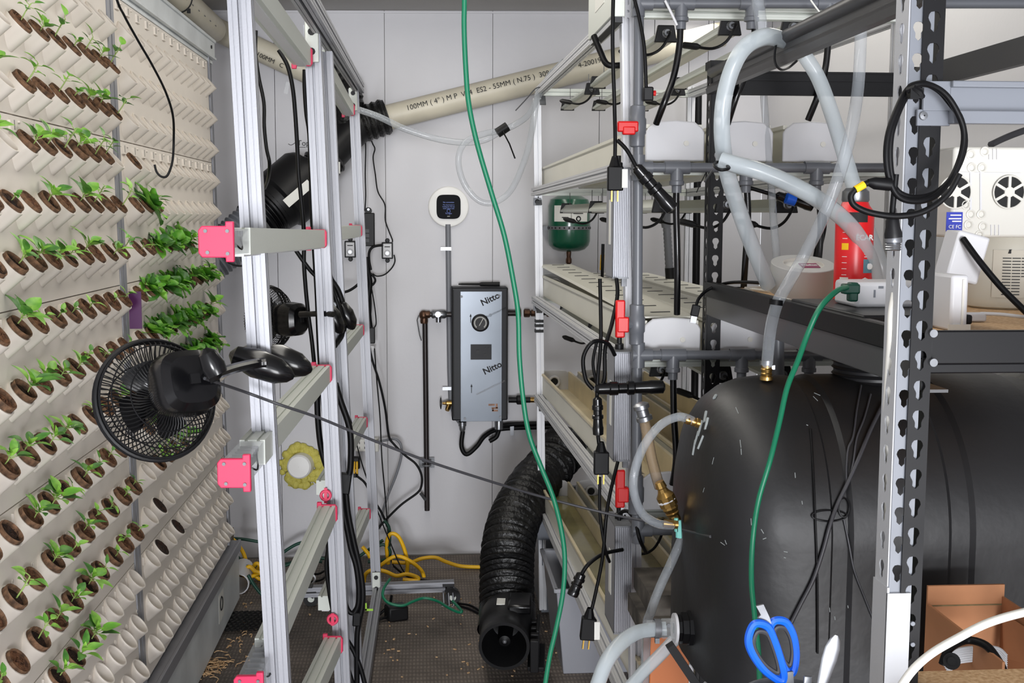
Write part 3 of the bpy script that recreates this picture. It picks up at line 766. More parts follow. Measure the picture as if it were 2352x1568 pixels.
text('lettering', 'info@nittoeurope', fp(1137, 718), dg, ug, .015, M_ink, t); text('lettering', 'SURFACE PROTECTION FILM', fp(1127, 890), dg, ug, .0115, M_seam, t)
ar = MB()
for px, py in ((1081, 732), (1083, 893)):
    q = fp(px, py); ar.box(q + V((0, 0, -.004)), .003, .001, .03).poly([q + V((-.005, 0, .01)), q + V((.005, 0, .01)), q + V((0, 0, .024))], (0, -.001, 0))
part('arrow_mark', ar, M_ink, t)
lg = MB(); q = fp(1135, 935)
lg.box(q + V((-.012, 0, .012)), .03, .001, .009).box(q + V((.012, 0, .006)), .009, .001, .022).box(q + V((.003, 0, -.004)), .03, .001, .008).box(q + V((-.006, 0, -.012)), .008, .001, .012).box(q + V((.004, 0, -.016)), .028, .001, .008)
part('maker_mark', lg, M_copper, t)
for px, py in ((1060, 681), (1147, 679), (1068, 961), (1149, 957)): q = fp(px, py); part('screw', MB().cyl(q + V((0, .002, 0)), q + V((0, -.003, 0)), .006, n=10), M_steel, t)
pn = MB(); a, b = wp(1053, 662, .07), wp(1148, 657, .08); a.z = b.z = wp(1100, 660, .13).z + .012
pn.tube([a, a + (b-a)*.08, a + (b-a)*.5, a + (b-a)*.55, b], [.003, .005, .006, .010, .011], 10)
solo('marker_pen', pn, M_black, 'black marker pen lying on top of the wall heater', 'pen')
t = thing('water_pipework', 'dark inlet pipe with elbow, valves and brass fittings beside the heater', 'pipework', wp(980, 1170, .05))
dk = mat('dark steel pipe', (44, 38, 38), .35, .3)
part('down_pipe', MB().cyl(wp(976, 735, .05), wp(981, 1172, .05), .0125, n=16), dk, t)
part('inlet_pipe', MB().cyl(wp(968, 722, .05), wp(1040, 722, .05), .012, n=14), dk, t)
el = MB().ball(wp(973, 724, .05), .022, sc=(1, 1, 1.1)).lathe(wp(974, 728, .05), (0, 0, -1), [(0, .017), (.02, .019), (.03, .017)], 14, c1=1).lathe(wp(978, 722, .05), (1, 0, 0), [(0, .017), (.014, .018), (.02, .016)], 14, c1=1)
part('elbow', el, M_copper, t)
vb = MB().lathe(wp(991, 722, .05), (1, 0, 0), [(0, .014), (.006, .02), (.02, .017), (.04, .02), (.062, .02), (.072, .014)], 14, c0=1, c1=1).cyl(wp(1006, 722, .09), wp(1006, 722, .05), .014, n=12).cyl(wp(1007, 740, .06), wp(1007, 722, .06), .012, n=12)
part('ball_valve', vb, M_chrome, t)
part('valve_lever', MB().tube([wp(962, 724, .07), wp(958, 735, .07), wp(964, 770, .07), wp(968, 782, .07)], .003, 6), M_steel, t)
bkt = MB(); q = wp(980, 1062, .02); bkt.box(q, .074, .004, .05).ring(wp(980, 1058, .05), (0, 0, 1), .018, .005, 16, 6).ring(wp(980, 1068, .05), (0, 0, 1), .018, .005, 16, 6)
part('pipe_bracket', bkt, M_steel, t)
part('tie_clip', MB().beam(wp(966, 1132, .06), wp(978, 1148, .06), .014, .014), M_black, t)
t = thing('hose_bib', 'small brass drain tap with black wheel at the heater left side', 'tap', wp(1025, 928, .06))
part('body', MB().lathe(wp(1016, 926, .06), (1, 0, 0), [(0, .006), (.016, .008), (.02, .013), (.045, .013), (.07, .011)], 14, c0=1).cyl(wp(1032, 928, .06), wp(1027, 942, .08), .011, n=12), M_brass, t)
part('wheel', MB().lathe(wp(1010, 926, .06), (1, 0, 0), [(0, .012), (.003, .028), (.007, .028), (.01, .008)], 18, c0=1), M_black, t)
t = thing('outlet_pipework', 'copper and brass outlet pipe with union right of the heater', 'pipework', wp(1200, 722, .06))
part('pipe', MB().cyl(wp(1166, 719, .06), wp(1190, 719, .06), .014, n=14).cyl(wp(1205, 719, .06), wp(1278, 719, .06), .010, n=14), dk, t)
un = MB()
for x, r, w in ((1186, .024, .022), (1203, .02, .03), (1219, .016, .02), (1228, .02, .014), (1255, .018, .03), (1268, .014, .03)): un.lathe(wp(x, 719, .06), (1, 0, 0), [(0, r*.8), (.003, r), (w-.003, r), (w, r*.8)], 8, c0=1, c1=1)
part('union', un, M_copper, t)
t = thing('outlet_pipework', 'lower black pipe and brass nipple right of the heater base', 'pipework', wp(1200, 917, .06))
part('pipe', MB().cyl(wp(1168, 918, .06), wp(1218, 918, .06), .014, n=14).lathe(wp(1186, 918, .06), (1, 0, 0), [(0, .018), (.004, .023), (.03, .023), (.034, .018)], 10, c0=1, c1=1), M_black, t)
part('nipple', MB().cyl(wp(1215, 918, .06), wp(1233, 918, .06), .013, n=14), M_brass, t)
# armoured cables below the heater
t = thing('armoured_cable', 'black armoured cable looping from the heater bottom to the right', 'cable', wp(1065, 1045, .05))
cpart('sheath', t, [(1063, 990, 5.53), (1060, 1025, 5.52), (1072, 1043, 5.52), (1095, 1025, 5.53), (1115, 1000, 5.55), (1150, 985, 5.57), (1240, 981, 5.57), (1275, 981, 5.57)], .011, M_rub)
part('gland', MB().lathe(wp(1062, 990, .07), (0, 0, 1), [(0, .011), (.01, .015), (.024, .015), (.026, .019), (.045, .019)], 14, c0=1), M_chrome, t)
t = thing('armoured_cable', 'upper black armoured cable clipped to the wall under the heater', 'cable', wp(1128, 1010, .05))
cpart('sheath', t, [(1124, 1013, 5.53), (1140, 1003, 5.53), (1148, 985, 5.54), (1165, 975, 5.56), (1240, 972, 5.57), (1276, 972, 5.57)], .011, M_rub)
part('gland', MB().lathe(wp(1146, 985, .07), (0, 0, 1), [(0, .02), (.03, .02), (.042, .018)], 14, c0=1), M_chrome, t)
part('clip', MB().box(wp(1176, 988, .04), .018, .004, .05), M_chrome, t)
# power strip, dimmers
t = thing('power_strip', 'black multi-way power strip screwed upright to the back wall', 'power strip', wp(846, 565, .03))
a, b = wp(833, 565, .03), wp(860, 489, .03); part('body', MB().bb((a.x, YW - .045, a.z), (b.x, YW, b.z)), M_black, t, bevel=.004)
part('mount_tab', MB().cyl(wp(846, 484, .005), wp(846, 484, 0), .017, n=14), M_black, t)
so = MB()
for k in range(3): q = wp(843, 530 + 11*k, .047); so.box(q, .02, .004, .016)
part('socket', so, M_rubg, t); part('screw', MB().cyl(wp(846, 481, .008), wp(846, 481, .004), .006, n=8), M_chrome, t)
def dimmer(label, px, py):
    t = thing('dimmer_switch', label, 'dimmer', wp(px, py + 20, .02), 'dimmer boxes on the back wall'); c = wp(px, py)
    part('case', MB().bb((c.x - .026, YW - .028, c.z - .039), (c.x + .026, YW, c.z + .039)).cyl(c + V((0, -.006, .047)), c + V((0, 0, .047)), .011, n=12).cyl(c + V((0, -.006, -.047)), c + V((0, 0, -.047)), .011, n=12), M_black, t, bevel=.003)
    f = part('face_plate', MB().box(c + V((0, -.029, 0)), .040, .003, .065), M_white, t, bevel=.002)
    part('knob', MB().cyl(c + V((0, -.03, -.012)), c + V((0, -.04, -.012)), .0085, n=16), M_chrome, t)
    part('dial_print', MB().ring(c + V((0, -.031, -.012)), (0, 1, 0), .014, .0006, 20, 4).box(c + V((0, -.031, .018)), .026, .001, .004), M_ink, f)
dimmer('white-faced dimmer box half hidden behind the far stand post', 805, 572); dimmer('white-faced dimmer box right of the black power strip', 890, 575)
t = thing('wall_outlet', 'white double wall outlet with cover low on the back wall', 'outlet', wp(830, 1022, .03)); c = wp(832, 1021)
part('plate', MB().bb((c.x - .03, YW - .016, c.z - .03), (c.x + .03, YW, c.z + .03)).bb((c.x + .035, YW - .05, c.z - .025), (c.x + .08, YW, c.z + .04)), M_white2, t, bevel=.002)
so = MB()
for dx in (-.012, .012):
    for dz in (-.012, .012): so.box(c + V((dx, -.0165, dz)), .003, .002, .011)
part('slots', so, M_ink, t)
t = thing('wall_outlet', 'small white outlet box behind the second post', 'outlet', wp(779, 1028, .03)); c = wp(779, 1028)
part('plate', MB().bb((c.x - .025, YW - .016, c.z - .045), (c.x + .025, YW, c.z + .045)), M_white2, t, bevel=.002)
part('slots', MB().box(c + V((0, -.017, .02)), .02, .003, .018).box(c + V((0, -.017, -.018)), .02, .003, .018), M_ink, t)
# foam-ringed pipe stub
c = wp(695, 1065); t = thing('foamed_pipe_stub', 'white capped pipe stub set in yellow expanding foam on the back wall', 'pipe stub', c)
fm = MB(); rr_ = random.Random(4)
for i in range(90):
    an = rr_.uniform(0, 6.28); q = rr_.uniform(.055, .093) * (1.05 if math.sin(an) < .3 else .92); fm.ball(c + V((q*1.08*math.cos(an), -.012, q*1.08*math.sin(an))), rr_.uniform(.014, .024), 8, 6, (1, .8, 1))
part('foam', fm, M_foam, t, ang=80)
part('foam_smear', MB().tube([c + V((-.07, -.002, -.10)), c + V((-.03, -.002, -.113)), c + V((.02, -.002, -.11)), c + V((.05, -.002, -.095))], .006, 5), M_foam, t)
part('stub', MB().lathe(c + V((0, 0, 0)), (-.08, -1, .06), [(0, .06), (.09, .057), (.10, .05), (.102, .001)], 32), M_plate, t)
# pencil notes on the wall
t = thing('wall_note', 'handwritten black note reading Top with a wavy line on the back wall', 'writing', wp(690, 330))
text('writing', 'Top', wp(697, 329, .002), (1, 0, 0), (0, 0, 1), .036, M_ink, t); mb = MB().tube([wp(x, 330 + 3*math.sin((x-662)/4), .002) for x in range(662, 684, 2)], .0012, 4); mb.tube([wp(686, 338, .002), wp(702, 338, .002)], .0012, 4)
part('stroke', mb, M_ink, t)
t = thing('wall_note', 'small pencilled number high on the back wall', 'writing', wp(689, 90)); text('writing', '(3', wp(688, 88, .002), (.4, 0, 1), (-1, 0, .4), .05, M_seam, t)
solo('hanging_tag', MB().beam(P(656, 215, 5.0), P(662, 188, 5.0), .016, .003, V((0, 1, 0))), M_clear2, 'small clear tag hanging under the cream pipe stub', 'tag')
# expansion tank
c = wp(1307, 515, .15); rt = .098
t = thing('expansion_tank', 'dark green expansion tank strapped to the back wall', 'tank', wp(1307, 578, .15))
zt, zb = wp(1307, 448, .15).z, wp(1307, 578, .15).z; H = zt - zb
part('vessel', MB().lathe((c.x, c.y, zb), (0, 0, 1), [(0, .001), (.003, .05), (.012, .075), (.03, .092), (.05, rt), (H - .05, rt), (H - .02, .088), (H, .05), (H + .003, .001)], 36), M_tankg, t)
zs = wp(1307, 523, .15).z; sp_ = MB().lathe((c.x, c.y, zs - .008), (0, 0, 1), [(0, rt + .002), (.016, rt + .002)], 36); sp_.bb((c.x - rt - .03, c.y - .004, zs - .01), (c.x - rt, c.y + .15, zs + .008)); s_ = part('strap', sp_, M_steel, t)
ho = MB()
for k in range(14):
    an = PI + (k + .5)*PI/14; q = V((c.x + math.cos(an)*(rt + .0022), c.y + math.sin(an)*(rt + .0022), zs)); ho.cyl(q, q + V((math.cos(an), math.sin(an), 0))*.001, .0042, n=8)
part('strap_holes', ho, M_dark, s_)
zl = wp(1307, 496, .15).z; lb = MB(); vs = []
for i in range(9):
    an = PI*1.5 + (i/8 - .5)*1.75
    for z in (zl - .025, zl + .048): vs.append(V((c.x + math.cos(an)*(rt + .001), c.y + math.sin(an)*(rt + .001), z)))
lb.add(vs, [(2*i, 2*i+2, 2*i+3, 2*i+1) for i in range(8)]); l_ = part('label', lb, M_label, t)
pr_ = MB().ring(V((c.x + .032, c.y - rt + .004, zl - .012)), (.3, -1, 0), .01, .003, 16, 4).box(V((c.x - .03, c.y - rt + .001, zl - .006)), .03, .002, .004).box(V((c.x + .03, c.y - rt + .0, zl + .012)), .045, .003, .004).box(V((c.x - .002, c.y - rt - .002, zl + .01)), .0015, .002, .07)
part('label_print', pr_, M_ink, l_)
part('pipe_fitting', MB().cyl((c.x, c.y, zb - .09), (c.x, c.y, zb), .009, n=10).lathe((c.x, c.y, zb - .055), (0, 0, 1), [(0, .01), (.004, .014), (.02, .014), (.03, .01), (.055, .012)], 10), M_copper, t)
# ------------------------------------------------------------------ hydroponic rack on the right
YN, YF = 2.7, 4.72
TIERS = {'A': ((1237, 212), (1431, 28)), 'B': ((1228, 441), (1433, 388)), 'C': ((1229, 688), (1433, 828)), 'D': ((1235, 913), (1433, 1172)), 'E': ((1245, 1168), (1433, 1591))}
rk = thing('grow_rack', 'tall five-tier aluminium rack carrying white growing gutters on the right', 'rack', (.78, 3.7, 0))
w_ = .030
def rpost(pa, pb, Y, z0=0.02):
    a, b = P(*pa, Y), P(*pb, Y); b = a + (b - a) * ((a.z - z0) / (a.z - b.z)); part('post', MB().tslot(a, b, w_, up=V((0, 1, 0))), M_aluR, rk)
rpost((1439, -40), (1458, 1400), YN); rpost((1233, 226), (1246, 1345), YF)
XRN, XRF = 1.095, 1.066
part('post', MB().tslot((XRN, YN, 2.2), (XRN, YN, .02), w_, up=V((0, 1, 0))), M_aluR, rk)
part('post', MB().tslot((XRF, YF, 2.16), (XRF, YF, .02), w_, up=V((0, 1, 0))), M_aluR, rk)
TZ = {}
for k, (pf, pn) in TIERS.items():
    a, b = P(*pf, YF), P(*pn, YN); TZ[k] = (a, b)
    d = (b - a).normalized()
    part('rail', MB().tslot(a, b + d*.015, w_), M_aluR, rk)
    part('rail', MB().tslot((XRF, YF, a.z), (XRN, YN, b.z), w_), M_aluR, rk)
    part('cross_rail', MB().tslot(b + V((.02, 0, 0)), V((XRN, YN, b.z)), w_*.9), M_aluL, rk)
    part('cross_rail', MB().tslot(a + V((.02, 0, 0)), V((XRF, YF, a.z)), w_*.9), M_aluL, rk)
    bk = MB().prof(a + V((.015, -.03, -.05)), a + V((.015, -.0, -.015)), [(-.012, -.003), (.012, -.003), (.012, .003), (-.012, .003)])
    part('corner_bracket', bk, M_steel, rk)
mb = MB()
for dz in (0, .022, .04): mb.box(P(1238, 748, YF) + V((0, 0, dz - .02)), .034, .034, .012)
part('cable_clamp', mb, M_black, rk)
for py, s in ((463, 1), (705, 1)):
    c = P(1234, py, YF - .016); b_ = part('end_bracket', MB().box(c, .032, .004, .03), M_steel, rk); part('bolt', MB().ring(c + V((0, -.003, 0)), (0, 1, 0), .008, .002, 16, 5), M_dark, b_)

def gutter(label, xn, xf, tier, w=.118, h=.082, lid=False, stain=True, yN=YN - .05, yF=YF + .06, dz=.016, tilt=0, water=False):
    a, b = TZ[tier]; sl = (a.z - b.z)/(YF - YN)
    zn, zf = b.z + dz - sl*.05*0, a.z + dz
    pn, pf = V((xn + w/2, yN, zn)), V((xf + w/2, yF, zf))
    t = thing('growing_gutter', label, 'gutter', pn, 'white growing gutters on the rack')
    q = w/2; th = .004
    sec = [(-q, h), (-q, 0), (q, 0), (q, h), (q + .006, h), (q + .006, h - .006), (q, h - .008)][:4]
    U = [(-q - .005, h), (-q - .005, h - .008), (-q, h - .010), (-q, 0), (q, 0), (q, h - .010), (q + .005, h - .008), (q + .005, h), (q - th, h), (q - th, .008), (-q + th, .008), (-q + th, h)]
    part('channel', MB().prof(pn, pf, U), M_gut if not stain else M_gutin, t)
    if stain:   # outer skin stays clean
        part('outer_skin', MB().prof(pn, pf, [(-q - .001, h - .011), (-q - .001, -.001), (q + .001, -.001), (q + .001, h - .011), (q, h - .011), (q, 0), (-q, 0), (-q, h - .011)]), M_gut, t)
    for e, s, nm in ((pn, -1, 'end_cap'), (pf, 1, 'end_cap')):
        cp = MB(); r = .012; pts = [(-q - .008, 0), (q + .008, 0), (q + .008, h*.78), (q + .002, h*.9), (q*.75, h*1.06), (0, h*1.1), (-q*.75, h*1.06), (-q - .002, h*.9), (-q - .008, h*.78)]
        if s < 0:
            cp.poly([e + V((x, -.004, z)) for x, z in pts], (0, -.010, 0)); o = part(nm, cp, M_white, t, bevel=.003)
            part('cap_button', MB().cyl(e + V((q*.42, -.014, h*.48)), e + V((q*.42, -.017, h*.48)), .006, n=14), M_white2, o)
        else:
            cp.poly([e + V((x, 0, z)) for x, z in pts], (0, .008, 0)); o = part(nm, cp, M_white, t, bevel=.003)
            hc = e + V((-.004, -.012, h*.52))
            part('drain_hole', MB().ring(hc, (0, 1, 0), .020, .005, 20, 6).cyl(hc + V((0, .004, 0)), hc + V((0, .012, 0)), .02, n=20), M_white, o); part('drain_opening', MB().cyl(hc + V((0, .0, 0)), hc + V((0, .003, 0)), .0155, n=20), M_dark, o)
    if water: part('water', MB().beam(pn + V((0, .02, .026)), pf + V((0, -.02, .026)), w - .012, .002), M_water, t)
    if lid:
        l0, l1 = pn + V((0, .02, h + .004)), pf + V((0, -.01, h + .004 + tilt))
        lm = part('lid', MB().prof(l0, l1, [(-q - .007, -.004), (-q - .004, .004), (q + .004, .004), (q + .007, -.004), (q + .004, 0), (-q - .004, 0)]), M_gut, t)
        if tilt:
            e = MB().poly([l1 + V((-q, 0, 0)), l1 + V((q, 0, 0)), pf + V((q, 0, h)), pf + V((-q, 0, h))], (0, .003, 0)); part('lid_end', e, M_clear2, lm)
        n = 13
        for i in range(n):
            c = l0 + (l1 - l0)*((i + .6)/n); part('plant_slot', MB().box(c + V((0, 0, .005)), .05, .006, .0016, Matrix.Rotation(.25, 3, 'Z')), M_rackd, lm)
    return t
XG = ((.503, .475), (.660, .632), (.817, .789)); NM = ('left', 'middle', 'right')
TN = {'B': 'second tier from top', 'C': 'third tier from top', 'D': 'fourth tier from top', 'E': 'bottom tier'}
for tr in 'BCDE':
    for i, (xn, xf) in enumerate(XG):
        gutter('%s white gutter on the %s%s' % (NM[i], TN[tr], ', covered by a slotted lid' if tr == 'C' else ', olive water inside' if tr == 'E' else ', tan stained inside' if tr == 'D' else ''),
               xn, xf, tr, lid=(tr == 'C'), stain=tr in 'DE', tilt=.035 if (tr == 'C' and i == 0) else 0, water=tr == 'E')

def grow_lamp(label, x, y0, y1, z, wx=.05, cab=None):
    a, b = V((x, y0, z)), V((x - .01, y1, z)); t = thing('grow_lamp', label, 'grow light', a, 'slim grow lamps under the rack tiers')
    hb = [(-wx/2, -.004), (wx/2, -.004), (wx/2, .003), (wx*.3, .012), (wx*.12, .024), (-wx*.12, .024), (-wx*.3, .012), (-wx/2, .003)]
    part('housing', MB().prof(a, b, hb), M_aluL, t)
    part('lens', MB().beam(a + V((0, .01, -.006)), b + V((0, -.01, -.006)), wx*.7, .004), M_white2, t)
    for e, s in ((a, -1), (b, 1)):
        cp = MB().poly([e + V((p*1.1, 0, q_*1.25 - .002)) for p, q_ in [(-wx/2, -.006), (wx/2, -.006), (wx*.36, .026), (-wx*.36, .026)]], (0, .014*s, 0))
        o = part('end_cap', cp, M_black, t, bevel=.002)
        if s < 0:
            part('cable_gland', MB().lathe(e + V((0, -.014, .010)), (0, -1, 0), [(0, .011), (.006, .011), (.008, .008), (.018, .008)], 12, c1=1), M_chrome, o)
            c0 = e + V((0, -.03, .01)); q2 = cab or [(0.0, -.03, -.005), (-.02, -.03, -.04), (-.05, -.02, -.055), (-.085, .02, -.045)]
            part('lead', MB().tube(cat([c0] + [c0 + V(p) for p in q2]), .0035, 7), M_rub, t)
            ce = c0 + V(q2[-1]); dd = (ce - (c0 + V(q2[-2]))).normalized(); part('connector', MB().lathe(ce - dd*.02, dd, [(0, .004), (.01, .008), (.045, .008), (.055, .004)], 10, c0=1, c1=1), M_black, t)
    hg = MB()
    for f_ in (.12, .88):
        c = a + (b - a)*f_; hg.tube([c + V((0, 0, .02)), c + V((0, 0, .07))], .0012, 4)
    part('hanger_wire', hg, M_steel, t); return t
LX = (.58, .705, .85)
TN2 = {2.072: 'top tier', 1.665: 'second tier', 1.262: 'third tier', .86: 'fourth tier'}
for z in TN2:
    for i, x in enumerate(LX):
        grow_lamp('near slim lamp with black end cap, %s of three hanging under the %s' % (NM[i], TN2[z]), x, 2.86 if i == 0 else 2.74, 3.9, z)
        grow_lamp('far slim lamp with black end cap, %s of three hanging under the %s' % (NM[i], TN2[z]), x + (.03 if i == 2 else 0), 4.11 if z > 2 else 3.98, 4.72, z)
# ------------------------------------------------------------------ grey pvc manifold
YM = 2.58
def pp(px, py, Y=YM): return P(px, py, Y)
mf = thing('feed_manifold', 'upright grey pvc feed pipe in front of the rack with three red-handled valves', 'pipework', pp(1463, 1240))
part('riser', MB().tube([pp(1468, -30), pp(1466, 300), pp(1464, 700), pp(1462, 1240)], .0112, 14), M_pvc, mf)
for py in (290, 745, 1135):
    c = pp(1466 - py/200, py); vb = MB().lathe(c + V((0, 0, -.045)), (0, 0, 1), [(0, .0135), (.002, .0165), (.026, .0165), (.03, .019), (.06, .019), (.064, .0165), (.088, .0165), (.09, .0135)], 16, c0=1, c1=1)
    vb.cyl(c, c + V((-.03, -.012, 0)), .010, n=10)
    v = part('valve_body', vb, M_pvc, mf)
    if py < 400:
        h = MB().prof(pp(1418, 290, YM - .03), pp(1466, 290, YM - .03), [(-.006, -.012), (.006, -.012), (.006, .010), (-.006, .012)]).box(pp(1444, 300, YM - .03), .028, .016, .018)
    else:
        h = MB().prof(pp(1425, py - 56, YM - .03), pp(1424, py + 30, YM - .03), [(-.010, -.006), (.010, -.006), (.011, .006), (-.011, .006)]).box(pp(1430, py, YM - .028), .026, .02, .034)
    part('valve_handle', h, M_red, mf, 'red valve handle', bevel=.003)
for py, x1, tees in ((8, 2360, (1565, 1727, 1905)), (385, 2050, (1555, 1714, 1876)), (815, 2050, (1546, 1704, 1859)), (1218, 1580, ())):
    ln = MB().cyl(pp(1466, py), pp(x1, py), .0108, n=14); bch = part('branch_pipe', ln, M_pvc, mf)
    ct = MB().lathe(pp(1452, py), (1, 0, 0), [(0, .0145), (.045, .0145)], 14, c0=1, c1=1).lathe(pp(1466, py) + V((0, 0, -.028)), (0, 0, 1), [(0, .0148), (.056, .0148)], 14, c0=1, c1=1)
    part('corner_tee', ct, M_pvc, mf)
    for i, tx in enumerate(tees):
        c = pp(tx, py); tb = MB().lathe(c + V((-.028, 0, 0)), (1, 0, 0), [(0, .0145), (.056, .0145)], 14, c0=1, c1=1).lathe(c, (0, 0, -1), [(0, .0145), (.028, .0145), (.03, .0165), (.038, .0165), (.04, .011), (.055, .011)], 14, c1=1)
        part('tee', tb, M_pvc, mf)
FT = [('first', 'second', [(1563, 45), (1560, 110), (1546, 180), (1524, 240), (1507, 285)]), ('second', 'second', [(1731, 40), (1733, 75), (1715, 160), (1690, 225), (1671, 285)]),
      ('third', 'second', [(1905, 60), (1897, 150), (1880, 215), (1856, 276)]), ('first', 'third', [(1554, 425), (1553, 480), (1556, 600), (1555, 722)]),
      ('second', 'third', [(1715, 420), (1718, 500), (1712, 600), (1704, 725)]), ('third', 'third', [(1878, 430), (1885, 510), (1880, 600), (1862, 720)]),
      ('first', 'fourth', [(1546, 850), (1548, 950), (1553, 1050), (1544, 1112)]), ('first', 'lowest', [(1550, 1240), (1549, 1300), (1546, 1370)])]
for n_, tr, pts in FT:
    cable('feed_tube', 'black feed tube dropping into the %s gutter of the %s tier' % (n_, tr), 'tube', [(p[0], p[1], YM - (.0 if i == 0 else .0) + (.02 if i == len(pts)-1 else 0)) for i, p in enumerate(pts)], .0075, M_gloss, group='black feed tubes of the rack')
cable('zip_tie', 'white zip tie hanging from the upper grey pipe', 'zip tie', [(1528, 2, 2.56), (1542, 30, 2.55), (1555, 58, 2.55)], .003, M_white)
cable('zip_tie', 'pale zip tie tail pointing down by the black top beam', 'zip tie', [(1862, 0, 2.5), (1875, 18, 2.5), (1886, 32, 2.5)], .002, M_label)
cable('zip_tie', 'thin dark zip tie tail under the middle grey pipe', 'zip tie', [(1622, 395, 2.55), (1605, 430, 2.55), (1600, 442, 2.55)], .0012, M_rub)
# led drivers with fins on the near left post
def driver(label, x0, x1, xl, py0, py1, top=False):
    Y = 2.62; a, b = P(x0, py0, Y), P(x1, py1, Y); yb = (P(x0, py0, Y).x*2700/(xl - 975)) if xl else 2.7
    t = thing('led_driver', label, 'led driver', V(((a.x+b.x)/2, Y, b.z)), 'finned drivers on the rack post')
    W = b.x - a.x; D = yb - Y; q = []
    n = 9
    for i in range(n):
        x = -W/2 + W*i/n; q += [(x, -D/2), (x + W/n*.6, -D/2), (x + W/n*.6, -D/2 + .006), (x + W/n, -D/2 + .006)]
    q += [(W/2, -D/2), (W/2, D/2), (-W/2, D/2)]
    c0 = V(((a.x+b.x)/2, Y + D/2, b.z)); c1 = V((c0.x, c0.y, a.z))
    part('finned_body', MB().prof(c0, c1, [(p[0], p[1]) for p in q], up=V((0, 1, 0))), M_alu, t)
    part('end_plate', MB().box(c1 + V((0, 0, .002)), W, D, .004), M_steel, t); part('end_plate', MB().box(c0 - V((0, 0, .002)), W, D, .004).box(c0 + V((W*.3, -D*.3, -.012)), .012, .012, .02), M_steel, t)
    part('sticker', MB().bb((a.x - .0008, Y + D*.35, b.z + (a.z-b.z)*.3), (a.x, Y + D*.6, b.z + (a.z-b.z)*.72)), M_label, t)
    part('cable_gland', MB().lathe(c1 + V((0, 0, .004)), (0, 0, 1), [(0, .010), (.012, .010), (.014, .006), (.028, .006)], 12), M_black, t)
    return t
driver('finned silver driver at eye level on the near rack post', 1410, 1444, 1393, 388, 636)
driver('finned silver driver below the black cable coil on the near post', 1412, 1447, 1399, 812, 1056)
driver('lowest finned silver driver on the near post, above the clear hose', 1413, 1449, 1400, 1212, 1452)
t = thing('led_driver', 'grey boxed driver with finned underside at the top of the rack', 'led driver', P(1395, 60, 2.75))
a = P(1355, 78, 2.95); b = P(1436, 30, 2.62)
part('case', MB().bb((a.x, 2.62, P(1400, 38, 2.62).z), (b.x, 2.98, P(1400, -70, 2.62).z)), M_aluL, t, bevel=.002)
fn = MB()
for k in range(10):
    x = a.x + .006 + (b.x - a.x - .012)*k/9; fn.bb((x - .002, 2.62, P(1400, 38, 2.62).z - .012), (x + .002, 2.98, P(1400, 38, 2.62).z))
part('fins', fn, M_rackg, t)
part('sticker', MB().bb((a.x - .001, 2.72, 2.13), (a.x, 2.86, 2.2)), M_label, t)
# plugs, connectors and leads on the near post
def plug(label, px, py, Y, ang, s=1.0, lead=None, pcol=M_gold, tag=False):
    c = P(px, py, Y); d = V((math.sin(ang), 0, -math.cos(ang))); sd = V((math.cos(ang), 0, math.sin(ang)))
    t = thing('power_plug', label, 'plug', c, 'black power plugs on the rack leads')
    part('body', MB().prof(c - d*.024*s, c + d*.024*s, [(-.010*s, -.012*s), (.010*s, -.012*s), (.017*s, .012*s), (-.017*s, .012*s)] if 0 else [(-.016*s, -.012*s), (.016*s, -.012*s), (.014*s, .012*s), (-.014*s, .012*s)], up=V((0, 1, 0))).lathe(c - d*.024*s, -d, [(0, .012*s), (.02*s, .006*s)], 10), M_rub, t, bevel=.003)
    pr = MB()
    for k in (-.006, .006): pr.box(c + d*.034*s + sd*k*s, .0025*s, .007*s, .022*s, Matrix((sd, V((0, 1, 0)), -d)).transposed())
    part('prongs', pr, pcol, t)
    if tag: part('tag', MB().box(c + sd*.018*s + V((0, -.013, 0)), .012, .002, .04), M_label, t)
    if lead: cpart('lead', t, lead, .0042, M_rub)
    return t
plug('black plug with gold prongs hanging in front of the upper driver', 1412, 410, 2.56, .0, 1.1, [(1409, -20, 2.52), (1407, 100, 2.52), (1411, 230, 2.53), (1413, 320, 2.55), (1412, 380, 2.56)], tag=True)
plug('black plug hanging in front of the middle driver corner', 1380, 1062, 2.5, .0, 1.05, [(1378, 640, 2.54), (1380, 780, 2.52), (1372, 880, 2.5), (1372, 980, 2.5), (1378, 1035, 2.5)])
plug('black plug with gold prongs hanging low over the dark floor', 1350, 1442, 2.5, -.1, 1.05, [(1419, 1060, 2.55), (1402, 1130, 2.52), (1392, 1190, 2.5), (1384, 1280, 2.5), (1366, 1370, 2.5), (1354, 1418, 2.5)], tag=True)
def connector(label, pts, Y, r, lead=None):
    a, b = P(*pts[0], Y), P(*pts[1], Y); d = b - a; L = d.length; t = thing('cable_connector', label, 'connector', a, 'black waterproof connectors on the rack leads')
    pr = [(0, r*.5), (L*.05, r*.9), (L*.2, r*.95), (L*.22, r*1.1), (L*.32, r*1.1), (L*.34, r*.85), (L*.45, r*.85), (L*.47, r*1.12), (L*.55, r*1.12), (L*.57, r*.9), (L*.75, r), (L*.8, r*1.1), (L*.97, r*1.05), (L, r*.5)]
    part('shell', MB().lathe(a, d, pr, 16, c0=1, c1=1), M_gloss, t)
    if lead: cpart('lead', t, lead, .0045, M_rub)
    return t
connector('thick black connector slanting down from the grey pipe corner', ((1460, 382), (1546, 482)), 2.52, .015, [(1418, 322, 2.54), (1440, 345, 2.53), (1462, 384, 2.52)])
connector('thick black connector lying level across the grey riser pipe', ((1366, 893), (1527, 888)), 2.5, .014, [(1362, 893, 2.5), (1345, 870, 2.5), (1340, 820, 2.5), (1362, 785, 2.5), (1395, 788, 2.52), (1412, 815, 2.55)])
